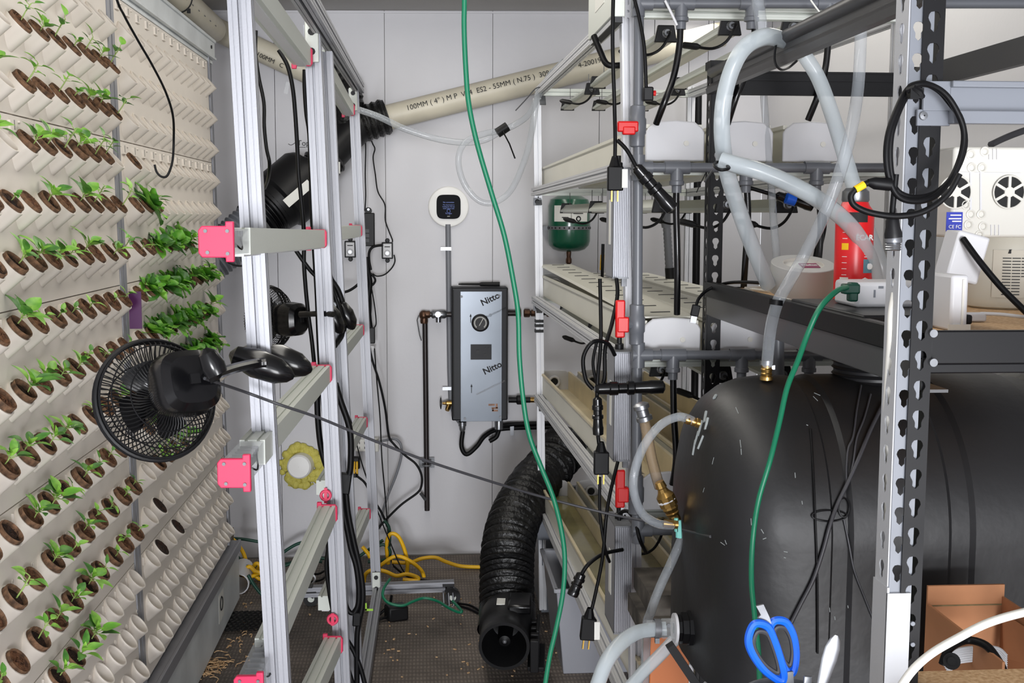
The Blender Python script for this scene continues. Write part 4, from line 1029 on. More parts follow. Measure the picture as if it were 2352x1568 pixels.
connector('small black connector hanging beside the grey bin', ((1336, 1316), (1314, 1368)), 2.5, .012, [(1430, 1262, 2.56), (1385, 1272, 2.52), (1352, 1295, 2.5), (1336, 1318, 2.5)])
connector('black strain relief sleeve on the lead below the coil', ((1372, 912), (1374, 1000)), 2.47, .011)
cable('power_cable', 'black lead looping between the two lower drivers', 'cable', [(1422, 1195, 2.62), (1425, 1178, 2.62), (1442, 1174, 2.6), (1458, 1195, 2.58), (1470, 1240, 2.56), (1484, 1268, 2.6)], .0045, M_rub)
cable('power_cable', 'black lead running down beside the upper driver to the coil', 'cable', [(1416, 640, 2.6), (1418, 680, 2.58), (1405, 745, 2.55), (1390, 800, 2.52), (1388, 870, 2.51), (1372, 900, 2.5)], .0045, M_rub)
cable('power_cable', 'thin black lead inside the cable coil', 'cable', [(1372, 780, 2.53), (1362, 830, 2.52), (1368, 870, 2.51), (1376, 895, 2.5)], .0035, M_rub)
cable('power_cable', 'long black lead from the middle plug towards the floor', 'cable', [(1378, 1095, 2.5), (1378, 1180, 2.5), (1390, 1260, 2.5), (1400, 1290, 2.52)], .0035, M_rub)
cable('power_cable', 'black lead beside the riser ending at the small black valve box', 'cable', [(1455, -10, 2.56), (1468, 40, 2.55), (1480, 110, 2.54), (1484, 200, 2.54)], .004, M_rub)
t = thing('inline_switch', 'small black switch box with red tip on the riser pipe', 'switch', P(1490, 215, 2.55))
part('case', MB().box(P(1488, 216, 2.55), .022, .02, .03), M_black, t, bevel=.003); part('tip', MB().cyl(P(1498, 214, 2.55), P(1506, 214, 2.55), .006, n=10), M_red, t)
cable('power_cable', 'short thick black lead bending under the top driver', 'cable', [(1364, 82, 2.8), (1380, 120, 2.78), (1395, 148, 2.76), (1425, 150, 2.76)], .0075, M_rub)
cable('power_cable', 'black lead with yellow end behind the middle rack tier', 'cable', [(1385, 560, 4.3), (1383, 640, 4.3)], .006, M_rub)
cable('cable_end', 'yellow cord end hanging behind the covered gutter', 'cable', [(1384, 585, 4.35), (1382, 620, 4.35)], .008, M_yel)
# corrugated drain hose and far black pole behind the rack
hp = cat([P(1530, 495, 4.3), P(1534, 560, 4.3), P(1538, 630, 4.3)], 16)
t = thing('drain_hose', 'grey corrugated drain hose with smooth cuff behind the rack', 'hose', hp[-1])
part('corrugated_tube', MB().tube(hp, [.014 + .002*(i % 2) for i in range(len(hp))], 14), M_conduit, t, ang=80)
part('cuff', MB().lathe(P(1530, 470, 4.3), (0, 0, -1), [(0, .015), (.03, .018), (.07, .018), (.085, .015)], 14), M_conduit, t); part('end_sleeve', MB().cyl(P(1538, 615, 4.3), P(1540, 650, 4.3), .018, n=14), M_black, t)
solo('black_pole', MB().cyl(P(1604, 200, 5.2), V((P(1604, 640, 5.2).x, 5.2, 0)), .017, n=12), M_rackb, 'black upright pole behind the far rack post', 'pole')
# grey storage bins under the rack
def bin_(label, c, sx, sy, h, mt):
    t = thing('storage_bin', label, 'bin', c); x, y, z = c
    mb = MB(); L = []
    for zz, k, th in ((z, .84, 0), (z + h, 1, 0), (z + h, .965, 0), (z + .006, .81, 0)):
        L.append([(x + sx*k/2*i, y + sy*k/2*j, zz) for i, j in ((-1, -1), (1, -1), (1, 1), (-1, 1))])
    vs = sum(L, []); fs = [(3, 2, 1, 0)] + [(k*4 + i, k*4 + (i+1) % 4, k*4 + 4 + (i+1) % 4, k*4 + 4 + i) for k in range(3) for i in range(4)] + [(12, 13, 14, 15)]
    part('tub', mb.add(vs, fs), mt, t, bevel=.004)
    rm = MB()
    for i, j, a_, b_ in ((0, -1, sx*1.03, .014), (0, 1, sx*1.03, .014), (-1, 0, .014, sy*1.03), (1, 0, .014, sy*1.03)): rm.box((x + i*sx*.505, y + j*sy*.505, z + h - .006), a_, b_, .014)
    part('rim', rm, mt, t, bevel=.002); return t
bin_('open grey plastic storage bin on the floor under the rack', (.66, 4.28, 0), .40, .50, .33, M_bin)
bin_('darker grey bin behind the front storage bin', (.62, 4.92, 0), .34, .45, .44, M_rackg2)
# ------------------------------------------------------------------ boltless shelving units
def keyhole(a, s=1.0):
    ca, sa = math.cos(a), math.sin(a); best = .004; r = .002
    while r < .022:
        u, v = r*ca, r*sa
        if u*u + (v - .004)**2 < .0085**2 or (abs(u) < .0046 and -.011 < v < .004) or u*u + (v + .011)**2 < .0046**2: best = r
        r += .0005
    return best * s
KH = None
def perf(mb, o, ud, w, z0, z1, pitch=.0381, th=.0018, off=0.5, s=1.0, phase=0):
    """perforated flange: keyholes along a strip of width w, o = lower corner at height 0"""
    ud = V(ud); nd = ud.cross(V((0, 0, 1))); n = int((z1 - z0)/pitch)
    A0 = [2*PI*i/16 for i in range(16)]
    def q(u, z, t=0): return V(o) + ud*u + V((0, 0, z)) + nd*(t*th)
    z = z0 + phase
    if phase: mb.add([q(0, z0), q(w, z0), q(w, z), q(0, z)], [(0, 1, 2, 3)])
    for k in range(n):
        b0, b1 = z + pitch*k, z + pitch*(k+1)
        if b1 > z1 + 1e-6: break
        cu, cz = w*off, (b0 + b1)/2
        an = sorted(A0 + [math.atan2(zz - cz, uu - cu) % (2*PI) for uu in (0, w) for zz in (b0, b1)])
        for t in (0, 1):
            inn = []; out = []
            for a in an:
                ca, sa = math.cos(a), math.sin(a); r = min(keyhole(a, s), w*.42/max(abs(ca), .01))
                inn.append(q(cu + r*ca, cz + r*sa, t))
                tt = min(((w - cu)/ca if ca > 1e-6 else -cu/ca if ca < -1e-6 else 9), ((b1 - cz)/sa if sa > 1e-6 else (b0 - cz)/sa if sa < -1e-6 else 9))
                out.append(q(cu + tt*ca, cz + tt*sa, t))
            m_ = len(an); mb.add(inn + out, [(i, m_+i, m_+(i+1) % m_, (i+1) % m_) if t == 0 else ((i+1) % m_, m_+(i+1) % m_, m_+i, i) for i in range(m_)])
        i0 = len(mb.v) - 4*m_
        for i in range(m_): mb.add([mb.v[i0+i], mb.v[i0+(i+1) % m_], mb.v[i0+2*m_+(i+1) % m_], mb.v[i0+2*m_+i]], [(3, 2, 1, 0)])
    e = z + pitch*min(n, int((z1 - z)/pitch + 1e-6))
    if z1 - e > .001: mb.add([q(0, e), q(w, e), q(w, z1), q(0, z1)], [(0, 1, 2, 3)])
    for u in (0, w): mb.add([q(u, z0, 0), q(u, z0, 1), q(u, z1, 1), q(u, z1, 0)], [(0, 1, 2, 3)])
XS, XS2, ZD = .632, 1.085, 1.488
bs = thing('boltless_shelf', 'black keyhole-post shelving unit with a particle board deck over the tank', 'shelving', (.85, 2.0, 0))
mb = MB(); perf(mb, (.634, 2.6, 0), (1, 0, 0), .031, .35, 1.98, s=.92); mb.bb((.634, 2.6, .0), (.665, 2.602, .35)); perf(mb, (.634, 2.638, 0), (0, -1, 0), .038, .35, 1.98, s=.92); part('post', mb, M_rackb, bs)
mb = MB(); perf(mb, (.6115, 1.436, 0), (1, 0, 0), .0275, .6, 2.5, s=.93, phase=.012); mb.bb((.637, 1.436, .0), (.639, 1.47, 2.5)); part('post', mb, M_rackb, bs)
part('post', MB().bb((XS2, 2.6, 0), (XS2 + .03, 2.602, 1.98)).bb((XS2 + .028, 2.6, 0), (XS2 + .03, 2.638, 1.98)), M_rackb, bs)
part('post', MB().bb((XS2, 1.436, 0), (XS2 + .03, 1.438, 2.5)).bb((XS2 + .028, 1.436, 0), (XS2 + .03, 1.47, 2.5)), M_rackb, bs)
part('post_cap', MB().bb((.628, 2.592, 1.97), (.67, 2.64, 1.988)), M_black, bs)
def cbeam(x, y0, y1, z, h, s=1):   # rolled side beam
    q = [(0, h), (.012, h), (.016, h*.9), (.014, h*.72), (.004, h*.62), (.003, h*.45), (.010, h*.36), (.018, h*.2), (.016, 0), (0, 0)]
    return MB().prof((x, y0, z), (x, y1, z), [(-p[0]*s, p[1]) for p in q], up=V((0, 0, 1)))
part('side_beam', cbeam(.638, 1.44, 2.6, 1.915, .056), M_rackd, bs, ang=50)
part('side_beam', cbeam(XS2, 1.44, 2.6, 1.925, .05, -1), M_rackd, bs, ang=50)
part('end_beam', MB().bb((.665, 2.596, 1.914), (XS2, 2.604, 1.962)).bb((.665, 2.592, 1.945), (XS2, 2.6, 1.95)).bb((.665, 2.592, 1.962), (XS2, 2.61, 1.966)), M_rackb, bs)
part('deck_board', MB().bb((.645, 1.45, ZD - .014), (XS2, 2.595, ZD)), M_board, bs)
part('deck_side_beam', MB().bb((.628, 1.445, 1.468), (.645, 2.6, 1.502)), M_rackb, bs, bevel=.002)
part('deck_side_beam', MB().bb((.632, 1.445, 1.428), (.637, 2.6, 1.470)).bb((.637, 1.445, 1.425), (.668, 2.6, 1.429)), M_rackd, bs)
part('deck_end_beam', MB().bb((.640, 1.440, 1.462), (XS2, 1.452, 1.505)).bb((.640, 1.442, 1.45), (XS2, 1.46, 1.463)), M_rackb, bs, bevel=.002)
part('deck_end_beam', MB().bb((.665, 2.59, 1.43), (XS2, 2.6, 1.49)), M_rackb, bs)
part('deck_brace', MB().bb((.66, 1.96, 1.45), (XS2, 2.0, 1.473)), M_rackb, bs)
for py in (765, 832): c = P(2142, py, 1.434); part('rivet', MB().cyl(c, c - V((0, .004, 0)), .0052, n=14), M_steel, bs)
tie = MB(); c = P(1784, 122, 2.1)
tie.tube(cat([P(1787, 84, 2.07), P(1781, 110, 2.06), P(1779, 135, 2.06), P(1784, 152, 2.06), P(1796, 160, 2.08), P(1812, 155, 2.12), P(1830, 140, 2.14)]), .0022, 6); tie.box(P(1784, 84, 2.06), .010, .008, .008)
solo('zip_tie', tie, M_black, 'black zip tie looped round the sloping top beam and milky hose', 'zip tie')
gs = thing('grey_shelf', 'grey keyhole-post shelving unit in front of the black one, at right', 'shelving', (.75, 1.45, 0))
mb = MB(); perf(mb, (.597, 1.481, 0), (0, -1, 0), .041, 1.0, 2.5, s=.95, phase=.02); part('post_side', mb, M_rackg, gs)  # lit flange: brightness put into its colour, same paint as the front
mb = MB(); perf(mb, (.597, 1.440, 0), (1, 0, 0), .030, 1.0, 2.5, s=.85, off=.35, phase=.02); part('post_front', mb, M_rackg2, gs)  # same paint as the side flange, shade put into the darker colour
part('post_foot', MB().bb((.594, 1.436, 0), (.597, 1.484, 1.172)).bb((.594, 1.434, 0), (.625, 1.438, 1.165)), M_rackg, gs)
for py in (1432, 1480, 1530): c = P(2086, py, 1.433); part('rivet', MB().cyl(c + V((.006, .002, 0)), c + V((.006, -.001, 0)), .003, n=8), M_rackg2, gs)
b0 = P(2190, 186, 1.425); b1 = P(2190, 285, 1.425)
part('beam', MB().bb((.645, 1.425, b1.z + .015), (1.4, 1.435, b0.z)).bb((.645, 1.418, b0.z - .008), (1.4, 1.44, b0.z)).bb((.645, 1.414, b1.z), (1.4, 1.43, b1.z + .016)), M_rackg2, gs, bevel=.0015)
part('beam_bracket', MB().bb((.606, 1.428, b1.z - .002), (.648, 1.433, b1.z + .018)).bb((.612, 1.426, b1.z + .016), (.66, 1.432, b0.z)), M_rackg2, gs, bevel=.001)
part('beam_bolt', MB().lathe((.613, 1.428, b1.z + .010), (0, -1, 0), [(0, .0055), (.003, .005), (.004, .001)], 12), M_steel, gs)
ZB = P(2200, 1539, 1.488).z; ZB2 = P(2200, 1541, 1.87).z
part('shelf_board', MB().bb((.632, 1.28, ZB - .016), (1.4, 1.488, ZB)), M_board, gs); part('shelf_board', MB().bb((.78, 1.49, ZB2 - .016), (1.4, 1.87, ZB2)), M_board, gs)
part('board_beam', MB().bb((.60, 1.26, ZB - .05), (1.4, 1.28, ZB + .004)), M_rackg2, gs)
part('rear_post', MB().bb((1.37, 1.84, 0), (1.4, 1.86, 2.0)), M_rackg, gs); 

# ------------------------------------------------------------------ black tank
TY, TZc, TR = 2.16, 1.087, .261
X0 = .490
tk = thing('water_tank', 'large black ribbed plastic tank lying on its side under the shelving', 'tank', (.9, TY, .80))
pr = [(0, .001), (.003, .09), (.010, .15), (.022, .19), (.045, .222), (.075, .244), (.11, .2565), (.15, TR), (.195, TR), (.200, .2555), (.226, .2555), (.234, .2625), (.40, .2625), (.408, .2555), (.44, .2555), (.448, .2625), (.60, .2625), (.608, .2555), (.64, .2555), (.648, .2625), (.9, .2625), (1.0, .245), (1.06, .15), (1.075, .001)]
part('shell', MB().lathe((X0, TY, TZc), (1, 0, 0), pr, 72, up=V((0, 0, 1))), M_tank, tk, ang=40)
sk = [(x, r) for x, r in pr if x <= 1.0]
ol = [V((X0 + x, TY - r*.999, .815)) for x, r in sk] + [V((X0 + x, TY + r*.999, .815)) for x, r in sk[::-1]]
part('moulded_base', MB().poly(ol, (0, 0, TZc - .815)), M_tank, tk, ang=40)
part('neck', MB().lathe(P(2005, 880, TY), (0, 0, 1), [(0, .082)] + sum([[(.012*k + .004, .074), (.012*k + .007, .078), (.012*k + .011, .074)] for k in range(5)], []) + [(.065, .082), (.085, .082), (.088, .001)], 32), M_black, tk)
seam = MB().tube(cat([V((X0 + x, TY - math.sqrt(max(0, r*r - .05**2)) - .0005, TZc - .05 - .012*math.sin(x*14))) for x, r in ((.03, .202), (.06, .234), (.10, .254), (.16, TR), (.195, TR))]), .0016, 5)
part('mould_seam', seam, M_tank, tk)
sl = MB(); rr_ = random.Random(3)
def on_tank(px, py, out=.001):    # point on the tank skin behind a pixel
    r = ray(px, py); t = 1.0
    for i in range(4000):
        p = CAM + r*(t/r.y); x = p.x - X0
        if x > 0:
            rad = TR
            for (a_, b_), (c_, d_) in zip(pr[:-1], pr[1:]):
                if a_ <= x <= c_: rad = b_ + (d_ - b_)*(x - a_)/(c_ - a_); break
            dy, dz = p.y - TY, p.z - TZc
            if (dz >= 0 and dy*dy + dz*dz <= (rad + out)**2) or (dz < 0 and abs(dy) <= rad + out): return p
        t += .0006
    return p
for px, py, dx, dy in ((1622, 945, -4, 24), (1614, 965, -10, 36), (1626, 960, -6, 26), (1605, 990, -8, 30), (1616, 1000, -12, 30), (1598, 1010, -6, 34), (1640, 915, 5, -8)):
    sl.tube([on_tank(px, py), on_tank(px + dx*.5, py + dy*.5), on_tank(px + dx, py + dy)], .003, 5)
part('silicone_smear', sl, M_tankm, tk)
sl = MB()
for px, py, dx, dy in ((1553, 1190, 1, 30), (1557, 1200, 0, 34), (1560, 1195, 2, 40)): sl.tube([P(px, py, 2.1), P(px + dx, py + dy, 2.1)], .004, 6)
part('teal_tape', sl, mat('teal tape', (120, 200, 190), .5), tk)
for i, (px, py, dx, dy) in enumerate(((1870, 902, 14, 6), (1868, 910, 10, 10), (1700, 1010, 2, 18), (1702, 1030, 1, 14), (1748, 1215, 6, 10), (1752, 1238, 8, -3), (1800, 1266, 9, 2), (1655, 1245, 10, 7), (1665, 1240, 4, 10), (1826, 1085, 1, 12), (1842, 1150, 1, 8), (1852, 975, 4, 2), (1690, 935, 6, 14), (1640, 1050, -4, 16), (1905, 1395, 1, 10), (1917, 1415, 1, 8), (1947, 1390, 1, 6), (1800, 1280, 5, 1), (1618, 1120, -3, 10), (1725, 1190, 1, 16))):
    a, b = on_tank(px, py, .0004), on_tank(px + dx, py + dy, .0004)
    if i == 0: sm = MB()
    sm.tube([a, (a + b)/2, b], .0007, 4)
part('scratch_marks', sm, M_tankm, tk)
# brass fitting and drain bulkhead
bf = part('top_fitting', MB().lathe(P(1760, 872, 2.12), (0, 0, 1), [(0, .012), (.006, .012), (.007, .0095), (.012, .011), (.014, .0095), (.02, .011), (.022, .0095), (.03, .010), (.034, .009)], 14, c1=1), M_brass, tk)
part('hose_clamp', MB().lathe(P(1761, 838, 2.12), (0, 0, 1), [(0, .0128), (.009, .0128)], 16).box(P(1774, 843, 2.12), .008, .008, .008), M_chrome, tk)
part('side_fitting', MB().lathe(P(1606, 972, 2.1), P(1572, 962, 2.1) - P(1606, 972, 2.1), [(0, .009), (.006, .009), (.007, .0075), (.012, .0085), (.016, .007), (.022, .0085), (.027, .007)], 12), M_brass, tk)
q = P(1556, 1204, 2.1); part('side_fitting', MB().lathe(q, (-1, 0, .1), [(0, .009), (.006, .009), (.007, .0075), (.02, .0078), (.027, .007)], 12), M_brass, tk)
q = P(1592, 1442, 2.1)
bh = part('drain_bulkhead', MB().lathe(q, (-1, 0, .02), [(-.03, .034), (.012, .034), (.013, .031), (.024, .031), (.025, .026), (.031, .026)], 8, c1=1), M_rub, tk)
part('white_washer', MB().lathe(q + V((-.032, 0, 0)), (-1, 0, .02), [(0, .026), (.0, .0285), (.005, .0285), (.005, .01)], 24), M_white, tk)
part('hex_adapter', MB().lathe(q + V((-.037, 0, 0)), (-1, 0, .02), [(0, .019), (.022, .019), (.023, .016), (.05, .0155)], 6, c0=1, c1=1), M_clear2, tk)
part('hose_clamp', MB().lathe(q + V((-.062, 0, .001)), (-1, 0, .02), [(0, .0175), (.012, .0175)], 20).box(q + V((-.068, 0, -.022)), .008, .008, .010).cyl(q + V((-.05, -.014, .012)), q + V((-.05, -.017, .012)), .004, n=8), M_steel, tk)
cable('drain_hose', 'thick clear hose curving down from the tank drain towards the floor', 'hose', [(1530, 1443, 2.1), (1500, 1445, 2.1), (1462, 1452, 2.08), (1425, 1478, 2.05), (1393, 1520, 2.02), (1370, 1580, 2.0)], .0138, M_milk)
cable('clear_hose', 'clear hose slanting down from the tank end behind the drain fitting', 'hose', [(1572, 1222, 2.18), (1545, 1285, 2.18), (1515, 1350, 2.18), (1495, 1405, 2.18), (1486, 1440, 2.2), (1480, 1580, 2.22)], .0092, M_clear)
cable('clear_hose', 'clear hose slanting out of the frame below the drain fitting', 'hose', [(1548, 1470, 2.14), (1515, 1505, 2.12), (1475, 1545, 2.1), (1440, 1585, 2.08)], .0118, M_milk)
cable('clear_hose', 'clear looped sight hose on the left end of the tank', 'hose', [(1592, 967, 2.1), (1560, 957, 2.1), (1518, 975, 2.09), (1480, 1022, 2.08), (1458, 1080, 2.07), (1456, 1130, 2.07), (1475, 1178, 2.08), (1510, 1202, 2.09), (1545, 1206, 2.1)], .0082, M_clear)
t = thing('brown_hose', 'stained brown hose with brass valve beside the tank end', 'hose', P(1540, 1180, 2.2))
cpart('tube', t, [(1478, 958, 2.24), (1487, 1000, 2.23), (1496, 1050, 2.22), (1508, 1095, 2.21), (1516, 1120, 2.2)], .0105, M_brownhose)
part('top_clamp', MB().lathe(P(1470, 925, 2.24), P(1484, 975, 2.24) - P(1470, 925, 2.24), [(0, .009), (.004, .016), (.012, .016), (.014, .012), (.026, .012), (.028, .016), (.036, .016), (.038, .010)], 14, c0=1, c1=1), M_chrome, t)
d = P(1552, 1195, 2.17) - P(1516, 1110, 2.17)
part('brass_valve', MB().lathe(P(1514, 1106, 2.18), d, [(0, .009), (.012, .011), (.014, .009), (.02, .011), (.022, .012), (.03, .018), (.05, .018), (.052, .014), (.056, .016), (.064, .012), (.066, .014), (.072, .011), (.08, .012), (.09, .009)], 10, c0=1, c1=1), M_brass, t)
part('white_ring', MB().lathe(P(1530, 1146, 2.18), d, [(0, .0165), (.003, .0185), (.006, .0165)], 14), M_white, t)
# stand parts under the tank
ts = thing('tank_stand', 'orange and timber stand under the black tank', 'stand', (.7, 2.2, 0))
part('crossbeam', MB().bb((.455, 2.38, .76), (1.45, 2.56, .80)).bb((.475, 2.40, .80), (.56, 2.6, .845)), mat('grey stained plank', (110, 104, 96), .75, col2=(52, 48, 44), nz=(14, .4)), ts)
part('crossbeam', MB().bb((.47, 1.92, .74), (1.45, 2.02, .80)), M_rackb, ts)
for y in (1.96, 2.42):
    part('leg', MB().bb((.475, y - .03, 0), (.56, y + .05, .76)), M_orange, ts, bevel=.003); part('leg', MB().bb((1.36, y - .03, 0), (1.45, y + .05, .76)), M_orange, ts, bevel=.003)
pl = P(1532, 1510, 1.925); part('metal_strap', MB().bb((.49, 1.926, .4), (.512, 1.93, .79)), M_galv, ts); part('strap_bolt', MB().lathe((.501, 1.926, .76), (0, -1, 0), [(0, .007), (.004, .006), (.005, .001)], 12), M_steel, ts)
part('black_strap', MB().beam(P(1538, 1480, 1.90), P(1612, 1590, 1.90), .018, .014), M_rub, ts)
# cables lying over the tank
def tcable(name, label, pts, r, mt): return solo(name, MB().tube(cat([on_tank(x, y, r + .002) for x, y in pts]), r, 7), mt, label, 'cable', ang=60)
tcable('tank_cable', 'thick black cable running diagonally across the front of the tank', [(2028, 928), (2000, 985), (1975, 1045), (1947, 1108), (1922, 1160), (1905, 1210), (1890, 1265), (1868, 1330), (1840, 1385), (1812, 1440)], .0036, M_rubg)
tcable('tank_cable', 'thin black wire hanging from the tank neck to the knot', [(1978, 885), (1968, 940), (1960, 1000), (1948, 1030), (1944, 1075), (1945, 1112)], .0018, M_rubg)
tcable('tank_cable', 'second thin black wire from the tank neck to the knot', [(2000, 905), (1985, 960), (1968, 1005), (1960, 1060), (1948, 1110)], .0018, M_rubg)
tcable('tank_cable', 'thin black wire trailing down to the right from the knot', [(1938, 1192), (1950, 1250), (1962, 1310), (1985, 1370), (2005, 1420), (2035, 1490)], .0018, M_rubg)
tcable('tank_cable', 'black wire running straight down the tank groove', [(1862, 985), (1869, 1100), (1873, 1200), (1877, 1320), (1878, 1440), (1878, 1500)], .002, M_rub)
rg = MB()
for cx, cy, rx, ry in ((1905, 1184, 40, 13), (1938, 1165, 12, 22)): rg.tube(cat([on_tank(cx + rx*math.cos(2*PI*i/10), cy + ry*math.sin(2*PI*i/10), .004) for i in range(10)], 4, True), .0016, 5, closed=True)
solo('cable_knot', rg, M_rub, 'knotted loop of thin black wire on the tank front', 'cable')

# ------------------------------------------------------------------ hoses hung on the shelf beam
cable('milky_hose', 'wide milky hose arching over the top beam beside the black post', 'hose', [(1800, 92, 2.08), (1760, 84, 2.05), (1715, 105, 2.04), (1685, 150, 2.04), (1664, 220, 2.05), (1658, 300, 2.06), (1668, 385, 2.1), (1690, 460, 2.15), (1722, 550, 2.2), (1765, 655, 2.26)], .0152, M_milk)
cable('milky_hose', 'wide milky hose sloping from the tie at the black post down to the red can', 'hose', [(1655, 368, 2.04), (1690, 378, 2.03), (1750, 395, 2.02), (1820, 425, 2.02), (1890, 465, 2.03), (1955, 520, 2.08), (1995, 585, 2.1), (2012, 655, 2.12)], .0150, M_milk)
cable('milky_hose', 'wide milky hose dropping from the top beam behind the clear tube', 'hose', [(1848, 128, 2.3), (1880, 180, 2.3), (1910, 260, 2.28), (1935, 340, 2.26), (1962, 430, 2.24), (1990, 520, 2.22), (2020, 600, 2.2), (2030, 650, 2.2)], .0155, M_milk)
cable('clear_hose', 'clear hose coming down from the ceiling behind the arched milky hose', 'hose', [(1738, -565, 2.4), (1739, -250, 2.4), (1740, -20, 2.4), (1745, 30, 2.4), (1752, 80, 2.4)], .0125, M_clear)
cable('clear_hose', 'clear printed tube from the top beam down to the brass tank fitting', 'hose', [(1978, 40, 2.02), (1976, 120, 2.02), (1970, 210, 2.0), (1955, 300, 1.98), (1928, 400, 1.97), (1890, 500, 1.98), (1845, 590, 2.0), (1805, 660, 1.99), (1784, 700, 1.99), (1770, 760, 2.04), (1762, 835, 2.11)], .0108, M_clear)
pt_ = MB(); a, b = P(1783, 688, 1.985), P(1781, 700, 1.985); pt_.lathe(a, b - a, [(0, .0125), (.009, .0125)], 14); solo('tube_clip', pt_, M_rub, 'black clip band on the clear tube at the deck edge', 'clip')
cable('clear_hose', 'thinner clear tube hanging behind the black end beam', 'hose', [(1752, 190, 2.65), (1763, 330, 2.64), (1772, 430, 2.62), (1778, 520, 2.5), (1786, 610, 2.45)], .0085, M_clear)
solo('pvc_upright', MB().cyl(P(1786, 750, 2.5), P(1788, 1000, 2.5), .014, n=14), M_pvc, 'grey pvc upright behind the tank fitting', 'pipe')
zt = MB().tube(cat([P(1640, 380, 2.02), P(1655, 390, 2.0), P(1675, 385, 2.01), P(1650, 372, 2.06)], 5, True), .0028, 6, closed=True).tube([P(1636, 392, 2.02), P(1618, 418, 2.02)], .0018, 5)
solo('zip_tie', zt, M_rub, 'black zip tie holding the milky hose to the black post', 'zip tie')
cable('black_cable', 'black cable hanging behind the right side of the deck', 'cable', [(1890, 470, 2.62), (1890, 520, 2.62), (1882, 560, 2.6), (1876, 590, 2.6)], .009, M_rub)
connector('black connector with blue ring behind the milky hose', ((1782, 448), (1868, 475)), 2.62, .011, [(1700, 425, 2.62), (1735, 435, 2.62), (1785, 450, 2.62)])
bl_ = MB(); a, b = P(1806, 455, 2.6), P(1826, 461, 2.6); bl_.lathe(a, b - a, [(0, .0128), ((b-a).length, .0128)], 14, c0=1, c1=1); solo('blue_ring', bl_, M_blue, 'blue ring on the black connector behind the hose', 'ring')

# ------------------------------------------------------------------ things on the deck
c = P(1838, 676, 2.28); c.z = ZD
t = thing('duct_tape', 'large silver roll of duct tape on the particle board deck', 'tape roll', c)
AXT = V((0, -.24, .97)).normalized(); UT = V((0, .97, .24)); c = c + V((0, 0, .012))
part('roll', MB().lathe(c, AXT, [(.002, .040), (0, .061), (.001, .0625), (.057, .0625), (.058, .061), (.058, .040), (.002, .040)], 48), M_tape, t)
part('core', MB().lathe(c, AXT, [(.001, .0385), (.0575, .0385), (.0575, .041), (.001, .041)], 40), M_white2, t)
cd = part('core_card', MB().lathe(c + AXT*.050, AXT, [(0, .0384), (.0015, .0384), (.0018, .001)], 40), M_label, t)
RT = Matrix((V((1, 0, 0)), UT, AXT)).transposed()
l2 = part('core_label', MB().box(c + V((.014, 0, 0)) + UT*.004 + AXT*.0524, .036, .03, .001, RT), mat('magenta label', (140, 30, 84), .5), t)
text('lettering', 'Nashua', c + V((.014, 0, 0)) + UT*.005 + AXT*.0532, (1, 0, 0), UT, .0105, M_inkw, t, bold=.0004)
c = P(1957, 690, 2.12); c.z = ZD
t = thing('spray_can', 'red pressurised can with white lettering standing on the deck', 'can', c)
part('body', MB().lathe(c, (0, 0, 1), [(0, .030), (.002, .0335), (.006, .0345), (.165, .0345), (.172, .032), (.18, .026), (.19, .022)], 36, c0=1), M_can, t)
part('dome_cap', MB().lathe(c + V((0, 0, .186)), (0, 0, 1), [(0, .023), (.004, .025), (.02, .024), (.026, .018), (.028, .001)], 28), M_chrome, t)
def canlab(name, z0, z1, a0, a1, mt, par):
    mb = MB(); n = 8; vs = []
    for i in range(n + 1):
        an = math.radians(a0 + (a1 - a0)*i/n) - PI/2
        for z in (z0, z1): vs.append(c + V((math.cos(an)*.0349, math.sin(an)*.0349, z)))
    return part(name, mb.add(vs, [(2*i, 2*i+2, 2*i+3, 2*i+1) for i in range(n)]), mt, par)
canlab('black_band', .150, .168, -80, 20, M_ink, t); canlab('picture_panel', .058, .083, 10, 62, mat('picture panel', (96, 140, 156), .5), t)
canlab('barcode', .008, .05, -62, -34, M_label, t); canlab('yellow_label', .10, .112, -58, -36, M_yel, t)
for k in range(6): canlab('print_line', .098 - .005*k - .0012, .098 - .005*k, 12, 50 - (k*7) % 15, M_inkw, t) if k < 3 else None
for k in range(9): canlab('print_line', .132 - .011*k - .001, .132 - .011*k, -56, -40, M_inkw, t) if k not in (2, 3) else None
text('lettering', 'ÉCAR', c + V((.006, -.0356, .122)), (1, .12, 0), (0, 0, 1), .0135, M_inkw, t, bold=.0004)
oc = MB(); q = c + V((.010, -.0345, .035)); oc.ring(q, (.28, -1, 0), .0135, .0016, 8, 4); part('octagon_mark', oc, M_inkw, t)
part('hand_mark', MB().ball(c + V((.019, -.031, .070)), .006, 8, 6, (1, .4, 1)), M_inkw, t)
t = thing('black_tray', 'flat black tray on the deck under the white charger', 'tray', (.72, 1.85, ZD))
a, b = P(1846, 700, 1.95), P(2046, 738, 1.72)
part('tray', MB().bb((.635, 1.66, ZD + .004), (.80, 2.0, ZD + .018)), M_black, t, bevel=.003)
t = thing('usb_charger', 'white multi-port charger block with the green plug in it', 'charger', (.70, 1.85, ZD + .018))
x0, x1 = P(1945, 670, 1.84).x, P(2062, 670, 1.84).x; z1 = P(2000, 645, 1.84).z
part('case', MB().bb((x0, 1.80, ZD + .018), (x1 + .03, 1.90, z1)), M_white, t, bevel=.006)
so = MB()
for dx in (.03, .05): so.box((x0 + dx, 1.7995, ZD + .04), .003, .001, .012)
so.box((x0 + .04, 1.7995, ZD + .05), .008, .001, .004); part('sockets', so, M_rackg2, t)
t = thing('green_cable', 'green power cord plugged into the white charger and hanging over the tank', 'cord', P(1952, 664, 1.79))
part('plug', MB().box(P(1953, 663, 1.785), .026, .02, .016).box(P(1958, 670, 1.785), .014, .018, .03), M_green2, t, bevel=.003)
